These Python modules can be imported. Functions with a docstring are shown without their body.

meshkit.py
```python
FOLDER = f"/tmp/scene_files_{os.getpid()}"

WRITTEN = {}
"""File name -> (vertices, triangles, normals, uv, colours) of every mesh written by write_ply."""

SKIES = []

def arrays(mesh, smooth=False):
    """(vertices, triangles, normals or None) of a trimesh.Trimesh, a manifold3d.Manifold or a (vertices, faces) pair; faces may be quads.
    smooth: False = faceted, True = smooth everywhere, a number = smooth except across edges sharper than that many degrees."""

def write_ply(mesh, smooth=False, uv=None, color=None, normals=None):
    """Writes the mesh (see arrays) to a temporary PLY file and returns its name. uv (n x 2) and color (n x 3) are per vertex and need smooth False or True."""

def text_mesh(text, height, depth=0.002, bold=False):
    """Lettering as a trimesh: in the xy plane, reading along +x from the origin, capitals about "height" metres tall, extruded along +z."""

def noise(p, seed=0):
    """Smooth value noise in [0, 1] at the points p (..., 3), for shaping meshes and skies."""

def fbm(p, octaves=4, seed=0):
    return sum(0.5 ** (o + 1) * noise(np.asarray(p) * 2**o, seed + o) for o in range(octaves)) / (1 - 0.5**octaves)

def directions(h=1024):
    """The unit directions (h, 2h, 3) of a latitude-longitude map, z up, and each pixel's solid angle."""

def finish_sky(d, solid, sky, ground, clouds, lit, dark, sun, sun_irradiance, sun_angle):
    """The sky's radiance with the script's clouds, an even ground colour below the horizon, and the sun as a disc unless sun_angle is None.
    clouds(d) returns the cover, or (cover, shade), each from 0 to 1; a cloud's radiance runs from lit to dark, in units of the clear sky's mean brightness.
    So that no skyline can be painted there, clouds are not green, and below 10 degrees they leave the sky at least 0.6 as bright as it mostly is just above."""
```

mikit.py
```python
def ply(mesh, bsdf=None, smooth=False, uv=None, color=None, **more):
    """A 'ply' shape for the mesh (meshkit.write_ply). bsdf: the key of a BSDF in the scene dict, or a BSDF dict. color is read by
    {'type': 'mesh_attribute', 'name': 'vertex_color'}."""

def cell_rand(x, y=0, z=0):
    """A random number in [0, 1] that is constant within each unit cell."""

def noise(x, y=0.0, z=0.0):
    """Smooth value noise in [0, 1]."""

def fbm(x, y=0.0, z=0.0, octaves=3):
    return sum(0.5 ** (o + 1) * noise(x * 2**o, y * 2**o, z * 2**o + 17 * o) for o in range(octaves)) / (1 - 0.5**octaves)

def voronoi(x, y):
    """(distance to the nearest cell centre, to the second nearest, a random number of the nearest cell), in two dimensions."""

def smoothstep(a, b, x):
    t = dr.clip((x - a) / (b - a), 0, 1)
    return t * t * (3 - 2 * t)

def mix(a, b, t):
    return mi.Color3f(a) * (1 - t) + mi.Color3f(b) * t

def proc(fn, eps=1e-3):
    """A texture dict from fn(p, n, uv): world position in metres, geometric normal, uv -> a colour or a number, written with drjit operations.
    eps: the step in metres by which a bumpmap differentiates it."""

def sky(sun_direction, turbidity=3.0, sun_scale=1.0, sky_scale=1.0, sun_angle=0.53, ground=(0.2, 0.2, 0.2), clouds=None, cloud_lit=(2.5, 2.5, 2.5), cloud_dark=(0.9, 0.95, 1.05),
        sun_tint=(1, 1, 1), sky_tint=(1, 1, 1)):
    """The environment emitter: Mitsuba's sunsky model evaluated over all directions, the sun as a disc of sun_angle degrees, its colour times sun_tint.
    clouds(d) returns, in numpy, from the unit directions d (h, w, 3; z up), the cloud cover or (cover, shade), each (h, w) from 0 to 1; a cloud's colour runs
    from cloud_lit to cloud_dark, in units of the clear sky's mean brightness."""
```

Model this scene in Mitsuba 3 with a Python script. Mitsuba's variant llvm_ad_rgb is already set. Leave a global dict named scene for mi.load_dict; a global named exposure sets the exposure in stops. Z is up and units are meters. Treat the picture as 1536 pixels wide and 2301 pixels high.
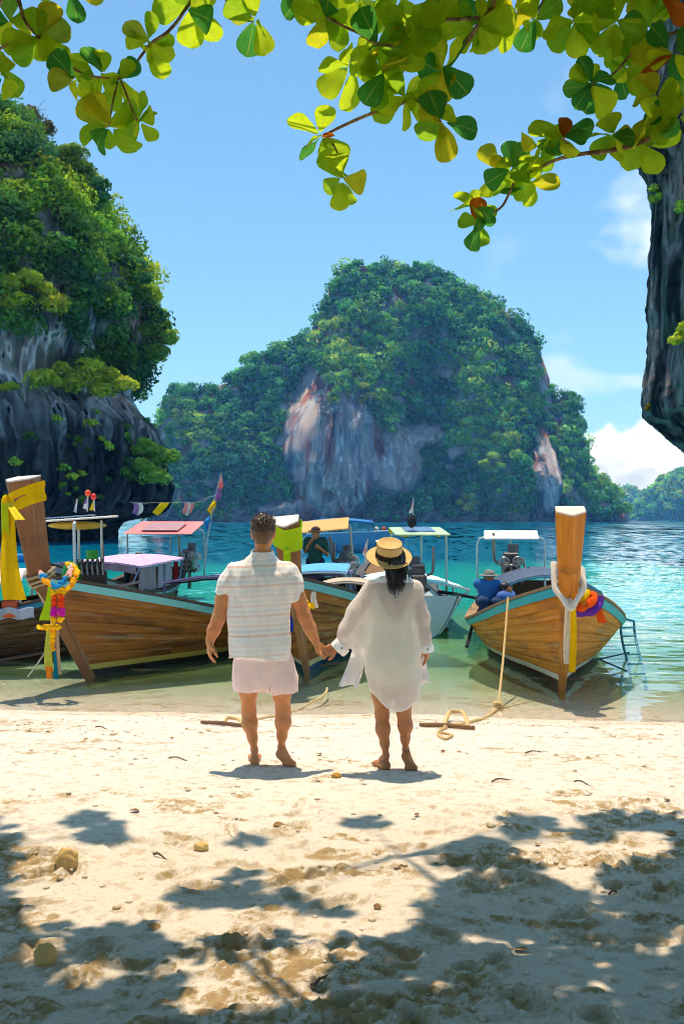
# Tropical beach: a couple walks hand in hand towards moored longtail boats, karst islands behind.
import math, random
import numpy as np, trimesh, manifold3d, mitsuba as mi, drjit as dr, mikit, meshkit
from mikit import proc
from scipy.interpolate import PchipInterpolator
from scipy import sparse

T = mi.ScalarTransform4f
rng = np.random.default_rng(11)
random.seed(11)
scene, labels = {}, {}

# ---------------------------------------------------------------- camera, sky, exposure
EYE, FPX = 2.1, 2237.0                     # eye height above the water, focal length in photograph pixels
scene['air'] = {'type': 'homogeneous', 'albedo': {'type': 'rgb', 'value': [0.93, 0.95, 0.97]},
                'sigma_t': {'type': 'rgb', 'value': [0.00004, 0.00011, 0.00024]}}
scene['camera'] = {'type': 'perspective', 'fov_axis': 'x', 'fov': 37.9, 'near_clip': 0.1, 'far_clip': 9000.0,
                   'principal_point_offset_y': -0.0063, 'medium': {'type': 'ref', 'id': 'air'},
                   'to_world': T().look_at([0, 0, EYE], [0, 1, EYE], [0, 0, 1])}


def clouds(d):
    az, el = np.degrees(np.arctan2(d[..., 0], d[..., 1])), np.degrees(np.arcsin(d[..., 2]))
    p = np.stack([az * 0.33, el * 0.62, az * 0], -1)
    n = meshkit.fbm(p + 3.7, 6)
    n2 = meshkit.fbm(p * 4 + 1.3, 4)
    # cumulus bank low above the right-hand sea, continuing outside the frame, and thin wisps higher up
    bank = np.clip((az - 12.0) / 2.5, 0, 1) * np.clip((100 - az) / 30, 0, 1)
    top = 3.2 + 3.4 * meshkit.fbm(np.stack([az * 0.3, az * 0 + 2, az * 0], -1), 4)
    c = np.clip((top + 5.5 * (n - 0.5) + 1.6 * (n2 - .5) - el) / 0.35, 0, 1) * bank
    q = np.stack([az * 0.25 + 9, el * 0.4, az * 0], -1)
    w = np.clip((meshkit.fbm(q, 6, 5) - 0.56) / 0.2, 0, 1) * np.clip((el - 4) / 4, 0, 1) * np.clip((28 - el) / 12, 0, 1) * np.clip((az - 8) / 8, 0, 1)
    wide = np.clip((meshkit.fbm(np.stack([d[..., 0] * 2, d[..., 1] * 2, d[..., 2] * 4], -1) + 8, 6) - 0.52) / 0.5, 0, 1) * 0.35
    shade = np.clip(0.75 - (el - 1.2) / 4.5 + 3.0 * (0.5 - n) + 1.6 * (.5 - n2), 0, 1) * 0.9
    return np.clip(np.maximum(np.maximum(c, w * 0.75), wide), 0, 1), shade


scene['sky'] = mikit.sky([-0.05, 0.20, 0.975], turbidity=3.6, sky_scale=1.25, sky_tint=(0.86, 1.10, 1.10), ground=(0.1, 0.2, 0.25),
                         clouds=clouds, cloud_lit=(2.1, 2.3, 2.55), cloud_dark=(0.95, 1.2, 1.5), sun_tint=(1, 0.97, 0.92))
exposure = 1.86

# ---------------------------------------------------------------- helpers
USED = {}


def at(px, py, Y):
    """The world point seen at pixel (px, py) of the photograph, Y metres in front of the camera."""
    return np.array([(px - 768) / FPX * Y, Y, EYE - (py - 1165) / FPX * Y])


def numbered(name):
    n = USED.get(name, -1) + 1
    USED[name] = n
    return name if n == 0 else f'{name}_{n:03d}'


def tag(key, label=None, cat=None, group=None, kind=None):
    d = {k: v for k, v in (('label', label), ('category', cat), ('group', group), ('kind', kind)) if v}
    if d:
        labels[key] = d
    return key


def thing(name, label, cat, group=None):
    return tag(numbered(name), label, cat, group)


def obj(name, mesh, bsdf, parent=None, color=None, smooth=35, uv=None, normals=None, label=None, cat=None, group=None, kind=None, to_world=None):
    """One entry of the scene; color is one flat colour or per-vertex tints of separate pieces."""
    key = numbered(parent + '__' + name if parent else name)
    if isinstance(mesh, list):
        mesh = join(mesh)
    if normals is not None:
        v, f = mesh
        n = normals
    else:
        v, f, n = meshkit.arrays(mesh, True if (uv is not None and smooth) else smooth)
    if color is not None:
        color = np.asarray(color, float)
        if color.ndim == 1:
            color = np.broadcast_to(color, (len(v), 3))
    path = meshkit.write_ply((v, f), False, uv, color, normals=n)
    d = {'type': 'ply', 'filename': path, 'face_normals': n is None, 'bsdf': {'type': 'ref', 'id': bsdf}}
    if to_world is not None:
        d['to_world'] = to_world
    scene[key] = d
    return tag(key, label, cat, group, kind)


def join(ms):
    vs, fs, k = [], [], 0
    for m in ms:
        v, f = (np.asarray(m[0]), np.asarray(m[1])) if isinstance(m, tuple) else (np.asarray(m.vertices), np.asarray(m.faces))
        if f.shape[1] == 4:
            f = np.vstack([f[:, [0, 1, 2]], f[:, [0, 2, 3]]])
        vs.append(v)
        fs.append(f + k)
        k += len(v)
    return trimesh.Trimesh(np.vstack(vs), np.vstack(fs), process=False)


def unit(v):
    v = np.asarray(v, float)
    return v / max(np.linalg.norm(v), 1e-12)


def grid_faces(n, m, close=False):
    i, j = np.meshgrid(np.arange(n - 1), np.arange(m if close else m - 1), indexing='ij')
    k = (j + 1) % m
    return np.stack([i * m + j, i * m + k, (i + 1) * m + k, (i + 1) * m + j], -1).reshape(-1, 4)


def spline(pts, n):
    """n points along a smooth curve through pts."""
    p = np.asarray(pts, float)
    s = np.r_[0, np.cumsum(np.linalg.norm(np.diff(p, axis=0), axis=1) + 1e-9)]
    return PchipInterpolator(s, p)(np.linspace(0, s[-1], n))


def tube(pts, r, sides=8, cap=True):
    p = np.asarray(pts, float)
    r = np.broadcast_to(r, (len(p),)).astype(float)
    t = np.gradient(p, axis=0)
    t /= np.linalg.norm(t, axis=1, keepdims=True) + 1e-12
    a = np.cross(t[0], [0, 0, 1.0] if abs(t[0][2]) < 0.9 else [1.0, 0, 0])
    rows = []
    for k in range(len(p)):
        a = unit(a - t[k] * np.dot(a, t[k]))
        b = np.cross(t[k], a)
        g = np.arange(sides) * 2 * np.pi / sides
        rows.append(p[k] + r[k] * (np.cos(g)[:, None] * a + np.sin(g)[:, None] * b))
    v = np.vstack(rows)
    q = grid_faces(len(p), sides, True)
    f = np.vstack([q[:, [0, 1, 2]], q[:, [0, 2, 3]]])
    if cap:
        v = np.vstack([v, p[:1], p[-1:]])
        i = np.arange(sides)
        j = (i + 1) % sides
        n = len(v)
        f = np.vstack([f, np.stack([j, i, i * 0 + n - 2], 1), np.stack([i + (len(p) - 1) * sides, j + (len(p) - 1) * sides, i * 0 + n - 1], 1)])
    return trimesh.Trimesh(v, f, process=False)


def box(size, center=(0, 0, 0), rot=None, bevel=0.0):
    """A box with chamfered edges."""
    s = np.asarray(size, float) / 2
    if bevel > 0:
        b = min(bevel, s.min() * 0.6)
        pts = []
        for sx in (-1, 1):
            for sy in (-1, 1):
                for sz in (-1, 1):
                    c = np.array([sx, sy, sz]) * s
                    for k in range(3):
                        e = c - np.array([sx, sy, sz]) * b
                        e[k] = c[k]
                        pts.append(e)
        m = trimesh.convex.convex_hull(np.array(pts))
    else:
        m = trimesh.creation.box(2 * s)
    if rot is not None:
        m.vertices = np.asarray(m.vertices) @ np.asarray(rot).T
    m.apply_translation(center)
    return m


def strip(a, b, thick=0.0, up=None):
    """A ribbon between the polylines a and b, given a thickness along its own normal."""
    a, b = np.asarray(a, float), np.asarray(b, float)
    if thick <= 0:
        return trimesh.Trimesh(np.vstack([a, b]), *[tri(np.stack([np.arange(len(a) - 1), np.arange(1, len(a)), np.arange(1, len(a)) + len(a), np.arange(len(a) - 1) + len(a)], 1))], process=False)
    t = np.gradient((a + b) / 2, axis=0)
    n = np.cross(t, b - a)
    n /= np.linalg.norm(n, axis=1, keepdims=True) + 1e-12
    h = n * thick / 2
    v = np.stack([a - h, b - h, b + h, a + h], 1).reshape(-1, 3)
    f = tri(grid_faces(len(a), 4, True))
    m = 4 * (len(a) - 1)
    f = np.vstack([f, [[2, 1, 0], [3, 2, 0], [m, m + 1, m + 2], [m, m + 2, m + 3]]])
    return trimesh.Trimesh(v, f, process=False)


def tri(q):
    return np.vstack([q[:, [0, 1, 2]], q[:, [0, 2, 3]]])


def sheet(P, thick=0.004):
    """A cloth-like sheet from an (n, m, 3) grid, with a thickness."""
    n, m = P.shape[:2]
    du, dv = np.gradient(P, axis=0), np.gradient(P, axis=1)
    N = np.cross(du, dv)
    N /= np.linalg.norm(N, axis=-1, keepdims=True) + 1e-12
    f = tri(grid_faces(n, m))
    a, b = (P + N * thick / 2).reshape(-1, 3), (P - N * thick / 2).reshape(-1, 3)
    k = n * m
    e = [np.arange(m), np.arange(n) * m + m - 1, np.arange(m)[::-1] + (n - 1) * m, np.arange(n)[::-1] * m]
    r = np.concatenate([x[:-1] for x in e])
    s = np.roll(r, -1)
    side = tri(np.stack([r, s, s + k, r + k], 1))
    return trimesh.Trimesh(np.vstack([a, b]), np.vstack([f, f[:, ::-1] + k, side[:, ::-1]]), process=False)


def ball(c, r, sub=2, scale=(1, 1, 1), rough=0.0, seed=0):
    m = trimesh.creation.icosphere(sub, 1.0)
    v = np.asarray(m.vertices)
    if rough:
        v = v * (1 + rough * (meshkit.fbm(v * 2.2 + seed * 7.3, 3) - 0.5)[:, None] * 2)
    m.vertices = v * r * np.asarray(scale) + np.asarray(c)
    return m


def rgb(*c):
    return {'type': 'rgb', 'value': list(c)}


def two(b):
    return {'type': 'twosided', 'inner': b}


VC = {'type': 'mesh_attribute', 'name': 'vertex_color'}
scene['paint'] = two({'type': 'principled', 'base_color': VC, 'roughness': 0.42, 'specular': 0.4})
scene['matte'] = two({'type': 'principled', 'base_color': VC, 'roughness': 0.85, 'specular': 0.2})
scene['metal'] = two({'type': 'principled', 'base_color': VC, 'roughness': 0.33, 'metallic': 0.85})
scene['cloth'] = {'type': 'principledthin', 'base_color': VC, 'roughness': 0.9, 'diff_trans': 0.7, 'specular': 0.1} if False else \
    {'type': 'principledthin', 'base_color': VC, 'roughness': 0.9, 'diff_trans': 0.7}
scene['foliage'] = {'type': 'principledthin', 'base_color': VC, 'roughness': 0.8, 'diff_trans': 0.9}
# ---------------------------------------------------------------- sand and sea bed: one sheet
_T = [-60, -30, -10.6, -7.2, -3.7, -2.2, -0.9, -0.35, 0, 1, 3, 6, 12, 25, 60, 200, 3000]
_Z = [2.6, 1.3, .56, .48, .373, .275, .11, .036, 0, -.075, -.2, -.42, -.95, -2.1, -4.5, -11, -25]
PROFILE = PchipInterpolator(_T, _Z)


def shore(x):
    x = np.clip(x, -14, 14)
    return 10.62 - 0.11 * x + 0.10 * np.sin(x * 0.9 + 0.6) + 0.05 * np.sin(x * 2.3)


def base_z(x, y):
    return PROFILE(np.clip(y - shore(x), -60, 3000))


PITS = []
r_ = np.random.default_rng(5)
for k in range(420):
    y = 2.2 + 4.9 * r_.random() ** 1.1
    x = r_.uniform(-3.4, 3.4)
    PITS.append((x, y, r_.uniform(.05, .14), r_.uniform(.03, .07), r_.uniform(0, 6.3), r_.uniform(.008, .034) * np.clip((7.0 - y) / 2.6, .15, 1)))
CLODS = []
for k in range(2600):
    y = 2.3 + 8.0 * r_.random() ** 1.3
    x = r_.uniform(-3.6, 3.6)
    s = r_.uniform(.005, .017) * (1.5 if r_.random() < .05 else 1)
    CLODS.append((x, y, s))


def patch(x, y):
    """Where the sand is churned up: many small streaks, denser towards the trees."""
    a = mfbm(x * 1.1, y * 2.1, 4, 5)
    b = mfbm(x * 3.5, y * 6.5, 9, 3)
    near = np.clip((6.4 - y) / 3.0, 0, 1)
    return np.clip((a * 0.6 + b * 0.4 - 0.56 + 0.10 * near) / 0.07, 0, 1)


def mfbm(x, y, z, octaves):
    """mikit.fbm in numpy, so that the churned patches of the mesh and of its material agree."""
    return sum(0.5 ** (o + 1) * meshkit.noise(np.stack([x * 2 ** o, y * 2 ** o, x * 0 + z * 2 ** o + 17 * o], -1) + 1000000.0) for o in range(octaves)) / (1 - 0.5 ** octaves)


def sand_z(x, y):
    z = base_z(x, y)
    land = np.clip((shore(x) - y) / 1.5, 0, 1)
    c = patch(x, y)
    near = np.clip((7.5 - y) / 3.5, 0.06, 1)
    und = meshkit.fbm(np.stack([x * 1.4, y * 1.6, x * 0], -1), 3) - 0.5
    crumb = meshkit.fbm(np.stack([x * 21, y * 24, x * 0], -1), 4) - 0.44
    lumps = np.abs(meshkit.fbm(np.stack([x * 6.5, y * 7.5, x * 0 + 7], -1), 4) - 0.5)
    mid = meshkit.fbm(np.stack([x * 4.2, y * 5, x * 0 + 2], -1), 3) - 0.5
    z = z + land * (near * (0.045 * und + 0.016 * mid + c * (0.050 * np.clip(crumb, -.10, .4) + 0.035 * (0.14 - lumps))) + c * 0.022 * np.clip(crumb, -.05, .3) + 0.0025 * mid)
    return z


def lines(lo, hi, dense_lo, dense_hi, step, grow):
    m = list(np.arange(dense_lo, dense_hi, step))
    s, x = step, dense_hi
    while x < hi:
        m.append(x)
        s *= grow
        x += s
    m.append(hi)
    s, x = step, dense_lo
    while x > lo:
        s *= grow
        x -= s
        m.append(max(x, lo))
    return np.array(sorted(set(np.round(m, 5))))


def sand():
    xs = lines(-2500, 2500, -2.3, 2.3, 0.0125, 1.06)
    ys = [2.3]
    while ys[-1] < 11.6:
        ys.append(ys[-1] + 0.0135 * (ys[-1] / 3.0) ** 0.9)
    s = ys[-1] - ys[-2]
    while ys[-1] < 2600:
        s *= 1.07
        ys.append(ys[-1] + s)
    back, s = [2.3], 0.014
    while back[-1] > -60:
        s *= 1.15
        back.append(back[-1] - s)
    ys = np.array(back[:0:-1] + ys)
    X, Y = np.meshgrid(xs, ys)
    Z = sand_z(X, Y)
    for (x, y, a, b, ang, dep) in PITS:
        i0, i1 = np.searchsorted(ys, [y - .4, y + .4])
        j0, j1 = np.searchsorted(xs, [x - .4, x + .4])
        dx, dy = X[i0:i1, j0:j1] - x, Y[i0:i1, j0:j1] - y
        u, w = (dx * math.cos(ang) + dy * math.sin(ang)) / a, (-dx * math.sin(ang) + dy * math.cos(ang)) / b
        q = np.sqrt(u * u + w * w) + 0.7 * (meshkit.fbm(np.stack([dx * 22 + x, dy * 22 + y, dx * 0], -1)) - .5)
        Z[i0:i1, j0:j1] += dep * (-np.exp(-(q / .75) ** 4) + 0.55 * np.exp(-((q - 1.25) / .33) ** 2))
    v = np.stack([X, Y, Z], -1).reshape(-1, 3)
    return v, tri(grid_faces(len(ys), len(xs)))


def sand_colour(p, n, uv):
    f1 = mikit.fbm(p.x * 1.1, p.y * 2.1, 4.0, 5)
    f3 = mikit.fbm(p.x * 3.5, p.y * 6.5, 9.0, 3)
    churn = dr.clip((f1 * 0.6 + f3 * 0.4 - 0.56 + 0.10 * dr.clip((6.4 - p.y) / 3.0, 0, 1)) / 0.07, 0, 1)
    f2 = mikit.fbm(p.x * 17.0, p.y * 21.0, 5.0, 4)
    steep = mikit.smoothstep(0.97, 0.80, n.z)
    f4 = mikit.fbm(p.x * 48.0, p.y * 56.0, 8.0, 3)
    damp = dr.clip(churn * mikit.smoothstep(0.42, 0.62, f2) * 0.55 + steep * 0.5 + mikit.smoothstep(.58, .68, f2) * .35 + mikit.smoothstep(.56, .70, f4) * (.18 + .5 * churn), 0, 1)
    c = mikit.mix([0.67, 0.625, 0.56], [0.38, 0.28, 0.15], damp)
    fine = mikit.noise(p.x * 160, p.y * 160, p.z * 160)
    # tree shade painted into the colour: sand tinted darker and warmer under the crown
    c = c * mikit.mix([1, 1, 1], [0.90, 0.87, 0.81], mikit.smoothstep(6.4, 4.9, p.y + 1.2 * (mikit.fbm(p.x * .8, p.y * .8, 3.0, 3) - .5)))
    c = c * (0.90 + 0.2 * fine)
    wet = mikit.smoothstep(0.065, 0.02, p.z) * mikit.smoothstep(-3.0, -1.0, p.z)
    c = c * mikit.mix([1, 1, 1], [0.92, 0.88, 0.80], wet)
    # weed-grown rock and deeper floor out in the bay
    weed = mikit.smoothstep(0.47, 0.6, mikit.fbm(p.x * 0.35, p.y * 0.3, 2.0, 4)) * mikit.smoothstep(-0.25, -0.8, p.z)
    return mikit.mix(c, [0.10, 0.15, 0.06], dr.clip(weed, 0, 1) * 0.75)


def sand_bump(p, n, uv):
    return mikit.fbm(p.x * 45, p.y * 45, p.z * 45, 4) * 0.011


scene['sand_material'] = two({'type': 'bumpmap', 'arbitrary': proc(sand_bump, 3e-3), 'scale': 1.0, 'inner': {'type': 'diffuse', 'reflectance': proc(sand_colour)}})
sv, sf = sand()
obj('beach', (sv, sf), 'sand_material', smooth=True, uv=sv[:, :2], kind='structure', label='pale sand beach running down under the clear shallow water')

# ---------------------------------------------------------------- sea
KZ = [float(PROFILE(t)) for t in (0, 3, 6, 12, 25, 60)]


def depth_of(p):
    x = dr.clip(p.x, -14, 14)
    t = p.y - (10.62 - 0.11 * x + 0.10 * dr.sin(x * 0.9 + 0.6) + 0.05 * dr.sin(x * 2.3))
    return dr.clip(t, 0, 9) * 0.07 + dr.maximum(t - 9, 0) * 0.085


def sea_clear(p, n, uv):
    d = dr.minimum(depth_of(p), 8)
    return mi.Color3f(dr.exp(-1.1 * d), dr.exp(-0.12 * d), dr.exp(-0.55 * d))


def sea_weight(p, n, uv):
    d = depth_of(p) * (0.75 + 0.5 * mikit.fbm(p.x * 0.14, p.y * 0.1, 0, 3))
    return dr.clip(1 - dr.exp(-0.85 * dr.maximum(d - 0.04, 0)), 0, 0.97)


def sea_body(p, n, uv):
    d = depth_of(p) * (0.7 + 0.6 * mikit.fbm(p.x * 0.09 + 3, p.y * 0.07, 0, 3))
    c = mikit.mix([0.24, 0.46, 0.20], [0.01, 0.40, 0.33], mikit.smoothstep(0.3, 1.1, d))
    return mikit.mix(c, [0.0, 0.11, 0.21], mikit.smoothstep(0.9, 3.6, d))


scene['sea_material'] = {'type': 'blendbsdf', 'weight': proc(sea_weight),
                         'clear': {'type': 'thindielectric', 'int_ior': 1.16, 'specular_transmittance': proc(sea_clear)},
                         'body': two({'type': 'principled', 'base_color': proc(sea_body), 'roughness': 0.09, 'specular': 0.5})}


def sea():
    xs = lines(-2600, 2600, -7, 7, 0.045, 1.02)
    ys = [9.2]
    while ys[-1] < 2700:
        ys.append(ys[-1] + min(max(0.03, 0.00030 * ys[-1] ** 2), 60))
    ys = np.array(ys)
    X, Y = np.meshgrid(xs, ys)

    def surf(x, y):
        off = np.clip((y - shore(x)) / 6, 0.0, 1)
        h = 0
        for fx, fy, amp, sd in ((0.35, 0.55, .038, 1), (1.1, 1.9, .023, 2), (3.2, 5.2, .010, 3), (8, 13, .0035, 4)):
            h = h + amp * (meshkit.noise(np.stack([x * fx + 0.4 * y * fx * .3, y * fy, x * 0 + sd * 3.3], -1), sd) - .5)
        return h * (0.06 + 0.94 * off)
    e = 0.02
    Z = surf(X, Y)
    nx, ny = (surf(X + e, Y) - Z) / e, (surf(X, Y + e) - Z) / e
    N = np.stack([-nx, -ny, np.ones_like(Z)], -1)
    N /= np.linalg.norm(N, axis=-1, keepdims=True)
    fade = np.clip(1 - (Y - 30) / 60, 0, 1)
    v = np.stack([X, Y, Z * fade], -1).reshape(-1, 3)
    return v, tri(grid_faces(len(ys), len(xs))), N.reshape(-1, 3)


wv, wf, wn = sea()
obj('sea', (wv, wf), 'sea_material', normals=wn, kind='structure', label='clear turquoise bay water deepening to blue')

# ---------------------------------------------------------------- foliage crowns


def crowns(centers, radii, tints, n, leaf, r, squash=0.8, lean=0.85, lump=5):
    """Many tree crowns as clouds of leaf cards lying on lumpy shells; normals follow the lumps so that crowns shade as volumes."""
    vs, ns, cs = [], [], []
    for c, R, t in zip(centers, radii, tints):
        lumps = r.normal(size=(lump, 3))
        lumps /= np.linalg.norm(lumps, axis=1, keepdims=True)
        lumps[:, 2] = np.abs(lumps[:, 2]) * 0.9 - 0.15
        lumps *= R * r.uniform(.35, .75, (lump, 1))
        k = r.integers(0, lump, n)
        d = r.normal(size=(n, 3))
        d[:, 2] += 0.35
        d /= np.linalg.norm(d, axis=1, keepdims=True)
        lr = R * r.uniform(.38, .62, lump)[k]
        p = lumps[k] + d * lr[:, None] * r.uniform(.75, 1.08, (n, 1))
        p[:, 2] *= squash
        nn = d * lean + unit_rows(lumps[k] + 1e-6) * 0.5 + r.normal(size=(n, 3)) * 0.15
        nn = unit_rows(nn)
        a = unit_rows(np.cross(nn + r.normal(size=(n, 3)) * 0.7, r.normal(size=(n, 3))))
        b = unit_rows(np.cross(nn, a) + r.normal(size=(n, 3)) * 0.35)
        s = leaf * r.uniform(.55, 1.25, (n, 1)) * (R / np.mean(radii)) ** 0.3
        q = np.stack([p - a * s, p + b * s * .62, p + a * s, p - b * s * .62], 1) + np.asarray(c)
        vs.append(q.reshape(-1, 3))
        ns.append(np.repeat(nn, 4, 0))
        shade = t * r.uniform(.7, 1.3, (n, 1)) * (1 + 0.25 * r.normal(size=(lump, 1))[k].clip(-1, 1))
        cs.append(np.repeat(shade, 4, 0))
    v = np.vstack(vs)
    f = tri(np.arange(len(v)).reshape(-1, 4))
    return (v, f), np.vstack(ns), np.clip(np.vstack(cs), 0.003, .9)


def unit_rows(a):
    return a / (np.linalg.norm(a, axis=-1, keepdims=True) + 1e-9)


# ---------------------------------------------------------------- rock
def rock_colour(p, n, uv):
    streak = mikit.fbm(p.x * uv.x, p.y * uv.x, p.z * uv.x * 0.13, 6)
    s2 = mikit.fbm(p.x * uv.x * 0.33 + 7, p.y * uv.x * 0.33, p.z * uv.x * 0.06, 4)
    s3 = mikit.fbm(p.x * uv.x * 0.6 + 31, p.y * uv.x * 0.6, p.z * uv.x * 0.10 + 5, 5)
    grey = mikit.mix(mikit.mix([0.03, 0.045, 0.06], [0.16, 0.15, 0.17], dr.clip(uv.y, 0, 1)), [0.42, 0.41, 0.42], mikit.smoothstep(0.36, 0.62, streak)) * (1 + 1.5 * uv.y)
    pale = mikit.mix(grey, [0.85, 0.74, 0.70], mikit.smoothstep(0.42, 0.56, s2) * dr.clip(uv.y, 0, 1))
    rust = mikit.mix(pale, [0.62, 0.23, 0.15], mikit.smoothstep(0.50, 0.66, s3) * dr.clip(uv.y, 0, 1) * 0.85)
    return dr.minimum(rust, mi.Color3f(.9, .88, .87))


def rock_bump(p, n, uv):
    return mikit.fbm(p.x * uv.x * 1.5, p.y * uv.x * 1.5, p.z * uv.x * 0.35, 6) * 1.1 / uv.x


scene['rock_material'] = two({'type': 'bumpmap', 'arbitrary': proc(rock_bump, 0.02), 'scale': 1.0, 'inner': {'type': 'diffuse', 'reflectance': proc(rock_colour)}})


def inside_depth(poly, x, z):
    """Distance of the points to the outline, positive inside."""
    p = np.asarray(poly, float)
    q = np.roll(p, -1, 0)
    P = np.stack([x, z], -1).reshape(-1, 1, 2)
    e = q - p
    t = np.clip(((P - p) * e).sum(-1) / (e * e).sum(-1), 0, 1)
    d = np.linalg.norm(P - (p + t[..., None] * e), axis=-1).min(1)
    a, b = p[None], q[None]
    cross = ((a[..., 1] > P[..., 1]) != (b[..., 1] > P[..., 1])) & (P[..., 0] < (b[..., 0] - a[..., 0]) * (P[..., 1] - a[..., 1]) / (b[..., 1] - a[..., 1] + 1e-12) + a[..., 0])
    return np.where(cross.sum(1) % 2 == 1, d, -d).reshape(np.shape(x))


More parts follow.
